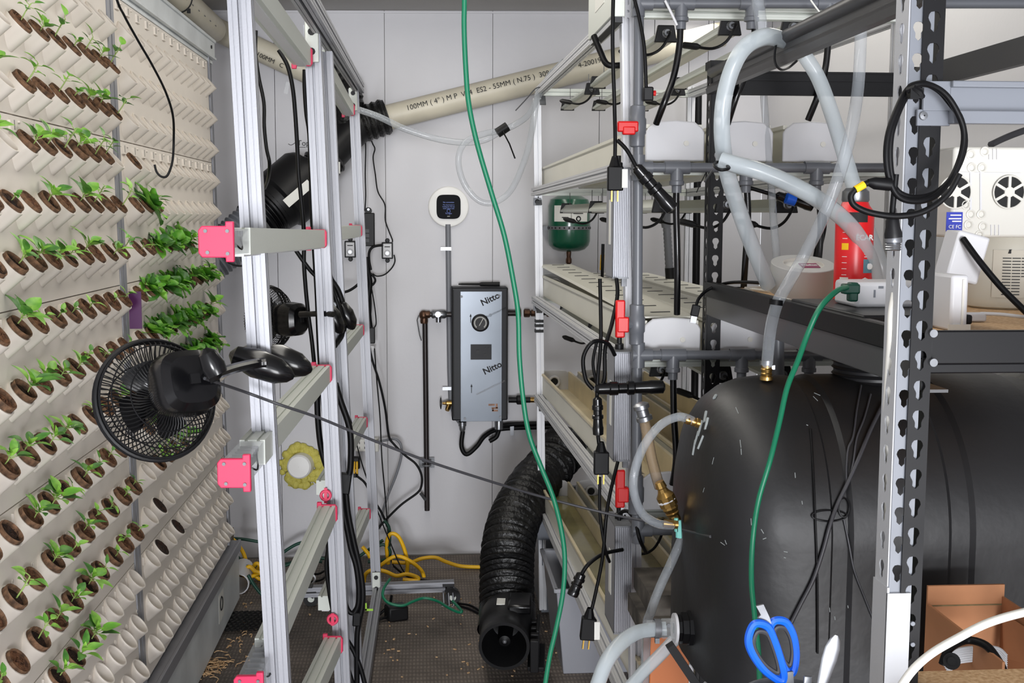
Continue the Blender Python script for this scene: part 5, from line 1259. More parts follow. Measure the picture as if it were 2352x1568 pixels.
cpart('cord', t, [(1945, 660, 1.77), (1922, 668, 1.74), (1885, 705, 1.72), (1858, 760, 1.72), (1832, 830, 1.74), (1808, 890, 1.76), (1790, 970, 1.78), (1768, 1060, 1.8), (1742, 1150, 1.8), (1729, 1240, 1.8), (1726, 1330, 1.78), (1733, 1410, 1.74), (1742, 1500, 1.7), (1746, 1600, 1.66)], .0043, M_green)
t = thing('white_adapter', 'white boxy power adapter beside the black post on the deck', 'adapter', P(2195, 745, 1.62))
a, b = P(2168, 742, 1.62), P(2212, 630, 1.62); part('case', MB().bb((a.x, 1.60, ZD), (b.x, 1.70, b.z)), M_white, t, bevel=.004)
part('ridge', MB().bb((a.x - .003, 1.598, ZD + .002), (b.x + .004, 1.60, ZD + .010)).bb((b.x - .01, 1.598, ZD + .01), (b.x - .007, 1.6, b.z - .006)), M_white2, t)
c0 = P(2208, 590, 1.78); solo('white_bracket', MB().box(c0, .052, .05, .075, Matrix.Rotation(.25, 3, 'Y')), M_white, 'tilted white bracket under the fan housing', 'bracket', bevel=.004)
t = thing('fan_housing', 'white plastic controller housing with two round fan grilles and blue label', 'controller', P(2270, 545, 1.9))
a, b = P(2183, 545, 1.9), P(2420, 338, 1.9)
part('case', MB().bb((a.x, 1.9, a.z), (b.x, 1.98, b.z)), M_white2, t, bevel=.005)
yy = 1.899
for px in (2193, 2316):
    g = P(px, 441, yy); r0 = .0258
    part('grille_opening', MB().lathe(g, (0, -1, 0), [(0, r0), (.0015, r0), (.0016, .001)], 32), M_dark, t)
    sp = MB().ring(g + V((0, -.003, 0)), (0, 1, 0), r0 + .001, .0014, 32, 6).cyl(g + V((0, -.001, 0)), g + V((0, -.005, 0)), .0085, n=18)
    for k in range(6):
        an = PI/2 + k*PI/3; e = V((math.cos(an), 0, math.sin(an))); sp.beam(g + e*.006 + V((0, -.003, 0)), g + e*r0 + V((0, -.003, 0)), .0045, .003, V((0, 1, 0)))
    part('fan_spokes', sp, M_white2, t)
bo = MB()
for px, py in ((2232, 385), (2256, 385), (2230, 492), (2254, 492), (2225, 516), (2258, 520), (2218, 470), (2230, 355), (2262, 348), (2250, 540)):
    g = P(px, py, yy); bo.ring(g, (0, 1, 0), .0065, .002, 16, 5)
part('screw_bosses', bo, M_white2, t)
rb = MB()
for px in (2272, 2281, 2290): q0, q1 = P(px, 342, yy), P(px, 366, yy); rb.beam(q0, q1, .002, .003, V((0, 1, 0)))
for px in (2276, 2285, 2294): q0, q1 = P(px, 516, yy), P(px, 540, yy); rb.beam(q0, q1, .0012, .002, V((0, 1, 0)))
for px in (2229, 2252): rb.beam(P(px, 395, yy), P(px, 482, yy), .003, .003, V((0, 1, 0)))
rb.beam(P(2200, 396, yy), P(2345, 398, yy), .0015, .002, V((0, 1, 0)))
part('ribs', rb, M_white, t)
a, b = P(2172, 532, yy), P(2211, 487, yy); bl2 = part('blue_label', MB().bb((max(a.x, .845), yy - .001, a.z), (b.x, yy, b.z)), M_bluel, t)
pm = MB()
for py, w in ((494, 26), (502, 30), (508, 22)): q0, q1 = P(2209 - w, py, yy - .002), P(2208, py, yy - .002); pm.beam(q0, q1, .002, .0006, V((0, 1, 0)))
part('label_print', pm, M_inkw, bl2); text('lettering', 'CE FC', P(2193, 521, yy - .002), (1, 0, 0), (0, 0, 1), .008, M_inkw, bl2)
cable('black_cable', 'black cable rising behind the white fan housing', 'cable', [(2276, 332, 1.97), (2310, 316, 2.0), (2352, 300, 2.02), (2400, 285, 2.05)], .006, M_rubg)
cable('black_cable', 'black cable slanting in front of the cloudy jug', 'cable', [(2212, 548, 1.75), (2250, 600, 1.72), (2300, 660, 1.7), (2352, 712, 1.68), (2400, 760, 1.66)], .005, M_rub)
c = P(2305, 712, 2.02); c.z = ZD
t = thing('cloudy_jug', 'cloudy white jug with a printed grey label on the deck at right', 'jug', c)
part('body', MB().lathe(c, (0, 0, 1), [(0, .055), (.004, .064), (.012, .068), (.10, .070), (.125, .066), (.145, .05), (.15, .03)], 36, c0=1), M_jug, t)
vs = []; lb = MB()
for i in range(9):
    an = -PI/2 + (i/8 - .45)*1.7
    for z in (.022, .104): vs.append(c + V((math.cos(an)*.0712, math.sin(an)*.0712, z)))
l_ = part('label', lb.add(vs, [(2*i, 2*i+2, 2*i+3, 2*i+1) for i in range(8)]), mat('jug label', (196, 190, 176), .6), t)
pm = MB()
for k in range(13):
    for j in range(6):
        if k > 6 and j in (2, 5): continue
        an = -PI/2 + (j/7 - .36)*1.5; p0 = c + V((math.cos(an)*.0718, math.sin(an)*.0718, .090 - .0052*k)); an += .19; p1 = c + V((math.cos(an)*.0718, math.sin(an)*.0718, .090 - .0052*k)); pm.beam(p0, p1, .0004, .0016)
pm.poly([c + V((-.03 + x, -.0655, .098 + z)) for x, z in ((0, 0), (.008, 0), (.006, .007), (.002, .007))], (0, -.001, 0)); part('label_print', pm, M_ink, l_)
c = P(2232, 728, 1.74); c.z = ZD + .004; solo('white_connector', MB().box(c + V((0, 0, .004)), .042, .014, .014), M_white, 'small white connector lying near the deck edge', 'connector', bevel=.003)
cable('white_cable', 'white thin cable on the deck leading from the small connector', 'cable', [(2252, 720, 1.74), (2300, 722, 1.72), (2352, 728, 1.70), (2400, 732, 1.69)], .0028, M_white)
solo('black_clip', MB().bb((.80, 1.79, ZD), (.845, 1.815, ZD + .006)).tube([(.79, 1.8, ZD + .006), (.80, 1.8, ZD + .02), (.815, 1.8, ZD + .022), (.825, 1.8, ZD + .006)], .0016, 6), M_black, 'black binder clip lying before the cloudy jug', 'clip')
for k, (pts) in enumerate(([(1690, 672), (1720, 664), (1765, 668)], [(1715, 668), (1760, 680), (1815, 690)], [(1712, 662), (1740, 660), (1766, 659)])):
    solo('white_lead', MB().tube(cat([PZ(x, y, ZD + .004 + .004*(k == 1)) for x, y in pts]), .0036, 6), M_white2, ('white bundled lead at the left deck edge', 'white bundled lead running under the duct tape roll', 'short white lead behind the other two on the deck')[k], 'cable')
t = thing('usb_cable', 'black usb cable hanging off the deck corner by the white gutter cap', 'cable', P(1596, 720, 2.5))
cpart('cord', t, [(1768, 652, 2.3), (1720, 648, 2.4), (1670, 650, 2.52), (1628, 664, 2.54), (1606, 684, 2.52), (1599, 702, 2.51)], .0036, M_rub)
part('plug', MB().prof(P(1600, 700, 2.5), P(1594, 726, 2.5), [(-.009, -.004), (.009, -.004), (.009, .004), (-.009, .004)], up=V((0, 1, 0))), M_rub, t, bevel=.002)
part('metal_shell', MB().prof(P(1594, 726, 2.5), P(1591, 741, 2.5), [(-.0065, -.0025), (.0065, -.0025), (.0065, .0025), (-.0065, .0025)], up=V((0, 1, 0))), M_chrome, t)
# coil of cable on the posts
def cr(pts): return [(x/3.128 + 1600, y/3.128) for x, y in pts]
t = thing('cable_coil', 'coil of black sensor cable hung round the grey and black posts', 'cable', P(2120, 470, 1.39))
L1 = cr([(1510, 650), (1440, 780), (1380, 950), (1362, 1120), (1385, 1290), (1450, 1410), (1570, 1445), (1710, 1410), (1830, 1280), (1905, 1100), (1920, 940), (1870, 800), (1790, 680), (1690, 615), (1590, 605)])
L2 = cr([(1520, 640), (1460, 740), (1410, 900), (1388, 1080), (1400, 1260), (1440, 1370), (1560, 1420), (1720, 1385), (1850, 1250), (1925, 1050), (1900, 860), (1820, 740), (1740, 650), (1640, 600), (1560, 610)])
for i, L in enumerate((L1, L2, [(x*.97 + 2120*.03 + 4, y + 2) for x, y in L1[:6]] + [(2098, 452)])):
    pts = [P(x, y, 1.385 - .012*math.sin(j/2.2) + .008*i) for j, (x, y) in enumerate(L)]
    part('loop', MB().tube(cat(pts, 5, closed=i < 2), .0038, 8, closed=i < 2), M_rub, t, ang=60)
cpart('tail', t, [(x, y, 1.37) for x, y in cr([(1390, 1315), (1290, 1305), (1200, 1325), (1130, 1370), (1108, 1420), (1140, 1480), (1260, 1530), (1450, 1552), (1640, 1515), (1800, 1400), (1890, 1250)])], .0038, M_rub)
yb = MB(); a, b = (P(*cr([p])[0], 1.37) for p in ((1140, 1362), (1205, 1324))); yb.lathe(a, b - a, [(0, .0045), ((b-a).length, .0045)], 10, c0=1, c1=1); part('yellow_band', yb, M_yel, t)
a, b = (P(*cr([p])[0], 1.37) for p in ((1230, 1310), (1390, 1325))); part('joint_sleeve', MB().lathe(a, b - a, [(0, .004), (.008, .0075), ((b-a).length, .0078)], 12, c1=1), M_rub, t)
ty = MB().box(P(2102, 215, 1.37), .016, .012, .012).tube([P(2085, 208, 1.372), P(2100, 202, 1.365), P(2112, 212, 1.365), P(2118, 224, 1.368)], .004, 6); part('cable_tie', ty, M_rub, t)
cpart('connector_lead', t, [(2058, 400, 1.38), (2054, 440, 1.38), (2050, 480, 1.38), (2049, 505, 1.38)], .0038, M_rub)
a, b = P(2049, 498, 1.38), P(2052, 545, 1.38); part('connector', MB().lathe(a, b - a, [(0, .006), (.004, .008), (.012, .0085), (.02, .0105), (.025, .0105)], 14, c1=1), M_black, t)
a = P(2052, 543, 1.38); mb = MB().lathe(a, (0, 0, -1), [(0, .0095), (.004, .0105), (.007, .0105), (.008, .0085), (.0095, .0095), (.011, .0085), (.0125, .0095), (.014, .0085), (.0155, .0095), (.017, .008)], 18, c1=1); part('threaded_end', mb, M_chrome, t)
cable('white_cable', 'white cord running down the left edge of the grey post', 'cord', [(2055, 672, 1.46), (2047, 720, 1.46), (2045, 780, 1.46), (2040, 860, 1.47), (2036, 960, 1.475), (2040, 1080, 1.477), (2038, 1200, 1.48)], .0046, M_white2)
cable('white_cable', 'thick white cord crossing the lower right corner', 'cord', [(2060, 1590, 1.12), (2095, 1540, 1.12), (2140, 1500, 1.13), (2200, 1465, 1.14), (2270, 1430, 1.15), (2352, 1406, 1.16), (2420, 1395, 1.17)], .0046, M_white2)
# carton with a cable coil on the lower board
t = thing('cardboard_box', 'open brown cardboard box on the lower shelf board', 'box', (.80, 1.7, ZB2))
a, b = P(2125, 1510, 1.80), P(2308, 1342, 1.80)
part('back_panel', MB().bb((a.x, 1.80, ZB2), (b.x, 1.805, b.z)), M_card, t)
part('side_panel', MB().bb((b.x - .004, 1.55, ZB2), (b.x, 1.80, b.z - .02)), M_card, t)
part('side_panel', MB().bb((a.x, 1.55, ZB2), (a.x + .004, 1.80, b.z - .03)), M_card, t)
part('floor_panel', MB().bb((a.x, 1.55, ZB2), (b.x, 1.80, ZB2 + .004)), M_card, t)
part('flap', MB().poly([P(2305, 1430, 1.77), P(2322, 1418, 1.75), P(2400, 1470, 1.67), P(2400, 1560, 1.65), P(2308, 1535, 1.75)], (0, .004, 0)), M_card, t)
part('front_panel', MB().bb((a.x, 1.545, ZB2), (b.x, 1.55, ZB2 + .03)), M_card, t)
part('tape_line', MB().bb((a.x, 1.799, b.z - .034), (b.x, 1.80, b.z - .032)), M_wood, t)
t = thing('cable_bundle', 'grey coiled cable bundle lying in the cardboard box', 'cable', (.74, 1.62, ZB2 + .006))
for k in range(7):
    y_ = 1500 + 5*k; part('strand', MB().tube(cat([P(2165 + 3*k, y_ + 20, 1.63), P(2190, y_ - 5, 1.64), P(2240, y_ - 14, 1.64), P(2290, y_ - 12, 1.63), P(2312, y_ + 6, 1.62)]), .0026, 6), M_rackg, t)
cable('black_cable', 'black cable hoop lying over the grey bundle in the cardboard box', 'cable', [(2165, 1525, 1.6), (2180, 1490, 1.6), (2220, 1470, 1.62), (2265, 1482, 1.6), (2295, 1520, 1.58), (2305, 1540, 1.58)], .006, M_rub)
solo('cable_reel', MB().cyl(P(2186, 1518, 1.57), P(2186, 1518, 1.6), .012, n=20).cyl(P(2186, 1518, 1.565), P(2186, 1518, 1.575), .006, n=14), M_black, 'small black reel at the front of the cardboard box', 'reel')

# ------------------------------------------------------------------ utensils near the camera
bt = thing('work_table', 'narrow work table in front of the tank holding the utensil cup', 'table', (.42, 1.3, 0))
part('table_top', MB().bb((.27, 1.12, .93), (.60, 1.42, .96)), M_board, bt)
for x in (.29, .58):
    for y in (1.14, 1.40): part('leg', MB().bb((x - .015, y - .015, 0), (x + .015, y + .015, .93)), M_rackb, bt)
cu = thing('utensil_cup', 'steel cup on the work table with scissors and spoon in it', 'cup', (.42, 1.3, .96))
part('cup', MB().lathe((.425, 1.3, .96), (0, 0, 1), [(0, .001), (0, .046), (.13, .055), (.13, .052), (.006, .043), (.006, .001)], 32), M_steel, cu)
t = thing('scissors', 'blue-handled scissors standing handles up in front of the tank', 'scissors', P(1790, 1568, 1.32)); YS = 1.32
def loop(pts, r, sc): return MB().tube(cat([P(x, y, YS + dz) for x, y, dz in pts], 6, True), r, 8, closed=True)
h1 = [(1735, 1432, 0), (1722, 1452, 0), (1720, 1478, 0), (1733, 1508, 0), (1758, 1540, 0), (1790, 1562, 0), (1800, 1555, 0), (1794, 1520, 0), (1778, 1470, 0), (1762, 1438, 0)]
h2 = [(1785, 1424, .01), (1772, 1432, .01), (1770, 1450, .01), (1786, 1490, .01), (1800, 1530, .01), (1815, 1546, .01), (1824, 1535, .01), (1828, 1500, .01), (1822, 1460, .01), (1806, 1430, .01)]
o1 = part('handle', loop(h1, .0050, 1), M_blue, t); o2 = part('handle', loop(h2, .0050, 1), M_blue, t)
def inner(h, k): 
    cx = sum(p[0] for p in h)/len(h); cy = sum(p[1] for p in h)/len(h); return [(cx + (x - cx)*k, cy + (y - cy)*k, z) for x, y, z in h]
part('grip_lining', loop(inner(h1, .72), .003, 1), M_rubg, o1); part('grip_lining', loop(inner(h2, .72), .003, 1), M_rubg, o2)
part('opener_tip', MB().poly([P(x, y, YS + .004) for x, y in ((1737, 1392), (1754, 1388), (1768, 1418), (1772, 1432), (1752, 1438), (1740, 1420), (1748, 1412))], (0, .003, 0)), M_steel, t)
part('blade', MB().poly([P(x, y, YS + .003) for x, y in ((1792, 1545), (1822, 1542), (1830, 1680), (1812, 1700), (1800, 1690))], (0, .003, 0)), M_steel, t)
t = thing('spoon', 'polished steel spoon handle sticking up beside the scissors', 'spoon', P(1900, 1568, 1.28))
hp = MB(); a, b = P(1921, 1458, 1.28), P(1868, 1640, 1.28)
W_ = [(0, .002), (.006, .0068), (.016, .0092), (.03, .0094), (.05, .0075), (.075, .0045), ((b-a).length, .0035)]; d = (b - a).normalized(); sd, u, _ = frame(d, V((0, 1, 0)))
vs = []; n = 12
for s_, w_2 in W_:
    for i in range(n): an = 2*PI*i/n; vs.append(a + d*s_ + sd*(w_2*math.cos(an)) + u*(.0016*math.sin(an)))
hp.add(vs, [(k*n+i, k*n+(i+1) % n, (k+1)*n+(i+1) % n, (k+1)*n+i) for k in range(len(W_)-1) for i in range(n)] + [tuple(range(n))[::-1]])
part('handle', hp, M_chrome, t)
solo('fork_handle', MB().beam(P(1856, 1552, 1.3), P(1846, 1680, 1.3), .010, .003, V((0, 1, 0))), M_chrome, 'steel fork handle end left of the spoon at the bottom edge', 'fork', bevel=.001)
# ------------------------------------------------------------------ cords across the room
cable('green_hose', 'long green cord hanging from the ceiling across the middle of the room', 'cord', [(1064, -716, 2.1), (1066, -350, 2.1), (1067, -30, 2.1), (1066, 60, 2.1), (1070, 160, 2.1), (1077, 240, 2.1), (1096, 330, 2.1), (1128, 440, 2.1), (1158, 540, 2.1), (1178, 640, 2.1), (1190, 720, 2.1), (1193, 820, 2.1), (1202, 920, 2.1), (1216, 1000, 2.1), (1242, 1070, 2.1), (1270, 1140, 2.1), (1288, 1210, 2.1), (1297, 1280, 2.1), (1293, 1360, 2.1), (1278, 1440, 2.1), (1262, 1510, 2.1), (1248, 1600, 2.1)], .0046, M_green)
def _tk(px, py): return (px, py, on_tank(px, py, .004).y)
cable('fan_cable', 'taut grey power cord from the large fan across the room to the tank', 'cord', [(470, 869, 1.86), (560, 899, 2.0), (640, 928, 2.0), (740, 962, 2.05), (850, 1008, 2.1), (975, 1056, 2.15), (1110, 1100, 2.2), (1250, 1142, 2.25), (1400, 1180, 2.25), (1500, 1200, 2.2), (1560, 1215, 2.12), _tk(1595, 1223), _tk(1632, 1232)], .0026, M_rubg)
cable('hanging_cable', 'thin black cord curving down in front of the planting wall', 'cord', [(120, -660, 2.2), (190, -260, 2.2), (262, -20, 2.2), (285, 35, 2.25), (318, 95, 2.3), (350, 150, 2.35), (380, 210, 2.4), (397, 265, 2.45), (399, 320, 2.5), (396, 370, 2.5), (385, 402, 2.5), (372, 406, 2.5), (360, 395, 2.5), (355, 378, 2.5)], .0024, M_rub)
cable('clear_tube', 'clear tube sagging from the stand across to the rack top', 'tube', [(824, 252, 4.75), (870, 268, 4.75), (930, 296, 4.75), (1000, 318, 4.75), (1060, 327, 4.72), (1110, 322, 4.7), (1150, 302, 4.7), (1185, 285, 4.7), (1215, 262, 4.66), (1240, 215, 4.6), (1262, 175, 4.5), (1296, 142, 4.3)], .0125, M_clear)
cable('clear_tube', 'clear tube hanging in a wide loop beside the thermostat', 'tube', [(1290, 150, 4.4), (1252, 190, 4.55), (1236, 215, 4.6), (1228, 260, 4.62), (1212, 345, 4.62), (1178, 430, 4.62), (1140, 463, 4.62), (1102, 462, 4.62), (1068, 425, 4.62), (1053, 375, 4.62), (1062, 335, 4.62), (1095, 312, 4.64), (1150, 300, 4.66)], .0125, M_clear)
tb = MB(); a, b = P(1142, 306, 4.62), P(1166, 290, 4.62); tb.lathe(a, b - a, [(0, .019), ((b-a).length, .019)], 12, c0=1, c1=1).tube([P(1154, 300, 4.6), P(1170, 330, 4.6), P(1183, 364, 4.6)], .003, 5)
solo('zip_tie', tb, M_rub, 'black zip tie with long tail bundling the clear tubes', 'zip tie')
cable('zip_tie', 'thin dark zip tie tail at the far top corner of the rack', 'zip tie', [(1240, 200, 4.5), (1228, 205, 4.5), (1208, 228, 4.5), (1184, 254, 4.5)], .0022, M_rubg)
# cables on the left stand and the wall behind it
G1 = 'black cables on the light stand'
def lc(label, pts, r, mt=M_rub, Y=3.1, name='stand_cable'): return cable(name, label, 'cable', pts, r, mt, Y, G1)
lc('black cable hanging left of the duct fan from the top light bar', [(588, 70, 3.6), (587, 120, 3.6), (594, 175, 3.6), (606, 235, 3.6), (607, 290, 3.6), (612, 340, 3.6), (619, 375, 3.6), (616, 410, 3.7), (608, 432, 3.9)], .0055)
lc('black cable dropping from the top light bar over the duct fan label', [(640, 115), (660, 150), (672, 200), (678, 260), (683, 340), (686, 400), (690, 440), (696, 500), (698, 540)], .0055)
lc('black cable bundle strand nearest the second post at the top', [(700, 160), (700, 200), (704, 260), (711, 310), (714, 400), (717, 500), (722, 580), (728, 680), (732, 780), (738, 880), (745, 960), (752, 1040)], .006)
lc('black cable crossing from the eye-level bar down to the second post', [(674, 566), (690, 590), (712, 620), (732, 642), (745, 672), (758, 700)], .0055)
lc('black cable hanging below the eye-level bar beside the small fan', [(699, 560), (698, 600), (702, 660), (708, 720), (716, 780), (722, 838)], .0055)
lc('black cable bowing out right of the second posts to the far fan clip', [(752, 605, 3.25), (760, 640, 3.25), (776, 665, 3.25), (788, 700, 3.25), (792, 740, 3.25), (785, 770, 3.25), (768, 795, 3.2)], .0075)
lc('second bowed black cable inside the outer loop', [(756, 630, 3.2), (764, 665, 3.2), (778, 705, 3.2), (786, 735, 3.2)], .006)
lc('black cable running down between bars three and four on the second post', [(728, 900), (730, 960), (736, 1020), (746, 1060), (757, 1085)], .008)
lc('black cable sweeping down behind the second posts', [(770, 880), (782, 920), (798, 965), (805, 1000), (806, 1050), (803, 1085), (792, 1110)], .0085)
lc('black cable pair strand from the splitter to the floor side', [(785, 1125), (788, 1170), (798, 1220), (806, 1260), (818, 1300), (824, 1350), (822, 1390), (810, 1412)], .0075)
lc('second cable pair strand from the splitter to the floor side', [(795, 1130), (800, 1180), (812, 1240), (826, 1300), (833, 1350), (832, 1390), (824, 1430), (820, 1470), (820, 1580)], .0075)
lc('black cable looping under the splitter by the second posts', [(790, 1350), (795, 1390), (808, 1408), (822, 1392)], .0065)
lc('black cable trailing right at the bottom between the posts', [(798, 1470), (815, 1500), (830, 1540), (840, 1580)], .0065)
lc('black cable along the bottom of the second post', [(798, 1530), (806, 1555), (815, 1585)], .006)
lc('thin black cable hanging beside the lowest bar', [(753, 1215), (754, 1260), (750, 1300), (757, 1360), (764, 1400), (766, 1420)], .0065)
sp = thing('cable_splitter', 'black cable splitter boot on the second post cables', 'connector', P(790, 1125, 3.1)); part('boot', MB().prof(P(795, 1085, 3.1), P(788, 1135, 3.1), [(-.018, -.008), (.018, -.008), (.014, .008), (-.014, .008)], up=V((0, 1, 0))), M_rub, sp, bevel=.005)
sp = thing('cable_splitter', 'black cable splitter boot low down near the floor', 'connector', P(820, 1430, 3.1)); part('boot', MB().prof(P(820, 1405, 3.1), P(819, 1437, 3.1), [(-.012, -.008), (.012, -.008), (.010, .008), (-.010, .008)], up=V((0, 1, 0))), M_rub, sp, bevel=.004)
for label, x, y0, y1 in (('pink clip on the second post above the fourth bar', 748, 1120, 1155), ('pink tag hanging on the second post above the lowest bar', 764, 1408, 1436)):
    solo('pink_clip', MB().ring(P(x, (y0+y1)/2, 3.02), (0, 1, 0), .012, .004, 16, 6).beam(P(x, y0, 3.02), P(x, y1, 3.02), .008, .004, V((0, 1, 0))), M_pink, label, 'clip')
W_ = 5.52
lc('thin black wire from the duct collar down to the power strip', [(838, 310), (840, 340), (839, 400), (840, 450), (838, 484)], .003, M_rub, W_, 'wall_wire')
lc('thin black wire from the duct collar down to the right dimmer', [(847, 308), (856, 330), (861, 342), (857, 362), (862, 400), (868, 440), (884, 470), (885, 505), (893, 530), (901, 550), (901, 556)], .003, M_rub, W_, 'wall_wire')
lc('thin black wire looping from the right dimmer back to the strip cables', [(905, 585), (907, 600), (900, 615), (884, 630), (866, 634), (856, 628)], .0032, M_rub, W_, 'wall_wire')
lc('black lead from the right dimmer to the power strip', [(880, 563), (868, 564), (855, 568), (848, 580), (848, 600), (852, 620)], .006, M_rub, W_, 'wall_wire')
lc('bundle of black leads hanging under the power strip', [(843, 590), (845, 620), (850, 650), (846, 690), (848, 730), (852, 760)], .012, M_rub, W_, 'wall_wire')
lc('looped black lead ends beside the strip bundle', [(848, 625), (858, 635), (862, 645), (854, 655), (846, 645)], .005, M_rub, W_, 'wall_wire')
lc('thin black wire below the bundle, left strand', [(850, 665), (852, 700), (850, 740)], .004, M_rub, W_, 'wall_wire')
lc('thin black wire below the bundle, right strand', [(853, 660), (860, 700), (864, 740), (860, 752)], .003, M_rub, W_, 'wall_wire')
t = thing('inline_adapter', 'black inline adapter with white end on the hanging wall leads', 'adapter', P(854, 770, 5.5)); part('case', MB().box(P(854, 770, 5.5), .030, .024, .075), M_black, t, bevel=.004); part('end', MB().box(P(854, 799, 5.5), .02, .016, .02), M_white, t)
lc('black cable curving from the wall adapter down to the black clip on the pipe', [(849, 800), (856, 830), (872, 880), (885, 940), (893, 1000), (905, 1020), (930, 1045), (955, 1065), (968, 1090), (968, 1115), (958, 1132), (920, 1160), (880, 1200), (868, 1215)], .0055, M_rub, 5.45, 'wall_wire')
lc('thin black wire running straight down past the far post to the floor', [(860, 800), (866, 880), (873, 960), (877, 1050), (884, 1130), (889, 1190), (892, 1240), (900, 1290), (930, 1340)], .003, M_rub, 5.4, 'wall_wire')
lc('thin black wire slanting from the second posts to the floor cords', [(800, 940), (812, 990), (830, 1060), (850, 1120), (870, 1180), (890, 1230), (920, 1300), (945, 1335)], .003, M_rub, 5.2, 'wall_wire')
lc('white and grey cable drooping from the wall outlet', [(862, 1015), (890, 1010), (908, 1008), (920, 1020), (922, 1045), (910, 1090), (890, 1140), (876, 1185), (872, 1215)], .006, M_conduit, 5.5, 'wall_wire')
lc('black lead passing behind the far post under the dimmer', [(762, 666), (780, 671), (800, 668), (820, 655), (832, 640)], .006, M_rub, 5.2, 'wall_wire')
lc('thin black loop under the eye-level pink cap', [(512, 585, 4.2), (522, 600, 4.2), (540, 609, 4.2), (560, 610, 4.2), (572, 604, 4.2)], .0035, M_rub, 4.2, 'wall_wire')
t = thing('yellow_plug', 'black and yellow plug in the low wall outlet', 'plug', P(816, 1075, 5.4)); part('body', MB().box(P(817, 1062, 5.42), .04, .03, .06), M_black, t, bevel=.008); part('yellow_inserts', MB().box(P(813, 1074, 5.40), .012, .02, .06).box(P(820, 1074, 5.40), .010, .02, .06), M_yel, t, bevel=.003); part('strain_relief', MB().cyl(P(815, 1086, 5.4), P(815, 1095, 5.4), .016, n=10), M_black, t)
lc('black lead from the yellow plug to the floor cords', [(818, 1092), (835, 1105), (846, 1122), (860, 1150), (878, 1180), (890, 1210)], .0055, M_rub, 5.4, 'wall_wire')
# cords on the floor by the back wall
def fz(x, y, z=.012): return PZ(x, y, z)
def fc(label, pts, r, mt, name):    # points: (px, py, z) on or near the floor, capped in front of the back wall
    q = []
    for p in pts:
        v = PZ(p[0], p[1], p[2])
        if v.y > 5.53: v = P(p[0], p[1], 5.53)
        q.append(v)
    return solo(name, MB().tube(cat(q), r, 8), mt, label, 'cord', {'yellow_cable': 'yellow cords on the floor', 'dark_green_cable': 'dark green cords on the floor', 'floor_cable': 'black cords on the floor'}[name], ang=60)
def yc(label, pts, Y): return cable('yellow_cable', label, 'cord', pts, .009, M_yel, Y, 'yellow cords on the floor')
yc('yellow cord bowing down beside the trough end', [(532, 1236), (545, 1248), (560, 1272), (567, 1300), (570, 1335), (568, 1358)], 5.3)
yc('yellow cord loop leaning on the wall, tallest one', [(892, 1295), (888, 1250), (897, 1226), (915, 1232), (930, 1265), (936, 1300), (930, 1335)], 5.3)
yc('yellow cord winding across from the tallest loop', [(872, 1300), (900, 1280), (920, 1278), (945, 1290), (968, 1310), (975, 1330)], 5.25)
yc('yellow cord running right along the wall to the black duct', [(900, 1290), (940, 1292), (970, 1282), (1000, 1280), (1025, 1290), (1060, 1300), (1115, 1302)], 5.35)
yc('yellow cord loop lying flat in front of the tallest loop', [(835, 1340), (840, 1318), (858, 1308), (885, 1312), (910, 1322), (935, 1318), (960, 1326), (955, 1332), (925, 1330)], 5.1)
yc('short yellow cord behind the far post', [(832, 1255), (845, 1270), (850, 1280)], 5.3)
rr_ = random.Random(12)
for i in range(6):
    cx, cy = 540 + 16*i, 1322 + rr_.uniform(-14, 14); yc('yellow cord strand in the heap behind the near post, strand %s from left' % ORD[i + 1], [(cx - 14, cy + rr_.uniform(-10, 10)), (cx, cy - rr_.uniform(8, 24)), (cx + 14, cy + rr_.uniform(-6, 6)), (cx + 26, cy + rr_.uniform(0, 16)), (cx + 8, cy + rr_.uniform(8, 20)), (cx - 10, cy + rr_.uniform(2, 14))], 5.25 + rr_.uniform(-.08, .08))
dg = [('dark green cord rising left of the near post', [(534, 1236), (560, 1238), (590, 1243), (625, 1250)], 5.4), ('dark green cord arched right of the near post', [(640, 1278), (655, 1265), (680, 1250), (705, 1242), (735, 1232)], 5.4),
      ('dark green cord along the base of the wall', [(535, 1268), (560, 1290), (590, 1302), (640, 1298), (700, 1285), (740, 1290)], 5.4), ('dark green cord crossing behind the light bars', [(650, 1300), (680, 1290), (720, 1280), (760, 1285), (800, 1290), (850, 1260), (880, 1240)], 5.35),
      ('dark green cord loop at the far post', [(862, 1258), (880, 1250), (895, 1262), (892, 1280), (870, 1288), (845, 1290)], 5.3), ('dark green cord hanging by the far post', [(882, 1195), (893, 1210), (895, 1240), (890, 1275)], 5.35),
      ('dark green cord twisted in the heap', [(540, 1310), (570, 1300), (600, 1322), (630, 1330), (600, 1345), (570, 1335)], 5.2), ('dark green cord trailing off the heap', [(570, 1320), (585, 1345), (605, 1368), (625, 1378)], 5.0)]
for l, p, Y in dg: cable('dark_green_cable', l, 'cord', p, .0075, M_green2, Y, 'dark green cords on the floor')
cable('green_floor_cable', 'bright green cord looping on the floor in front of the foot bar', 'cord', [(895, 1330, 4.8), (882, 1350, 4.72), (880, 1370, 4.68), (895, 1385, 4.66), (925, 1390, 4.66), (950, 1380, 4.68), (975, 1373, 4.7), (1005, 1380, 4.68), (1030, 1395, 4.6), (1052, 1405, 4.56), (1060, 1402, 4.56), (1040, 1380, 4.66)], .006, M_green)
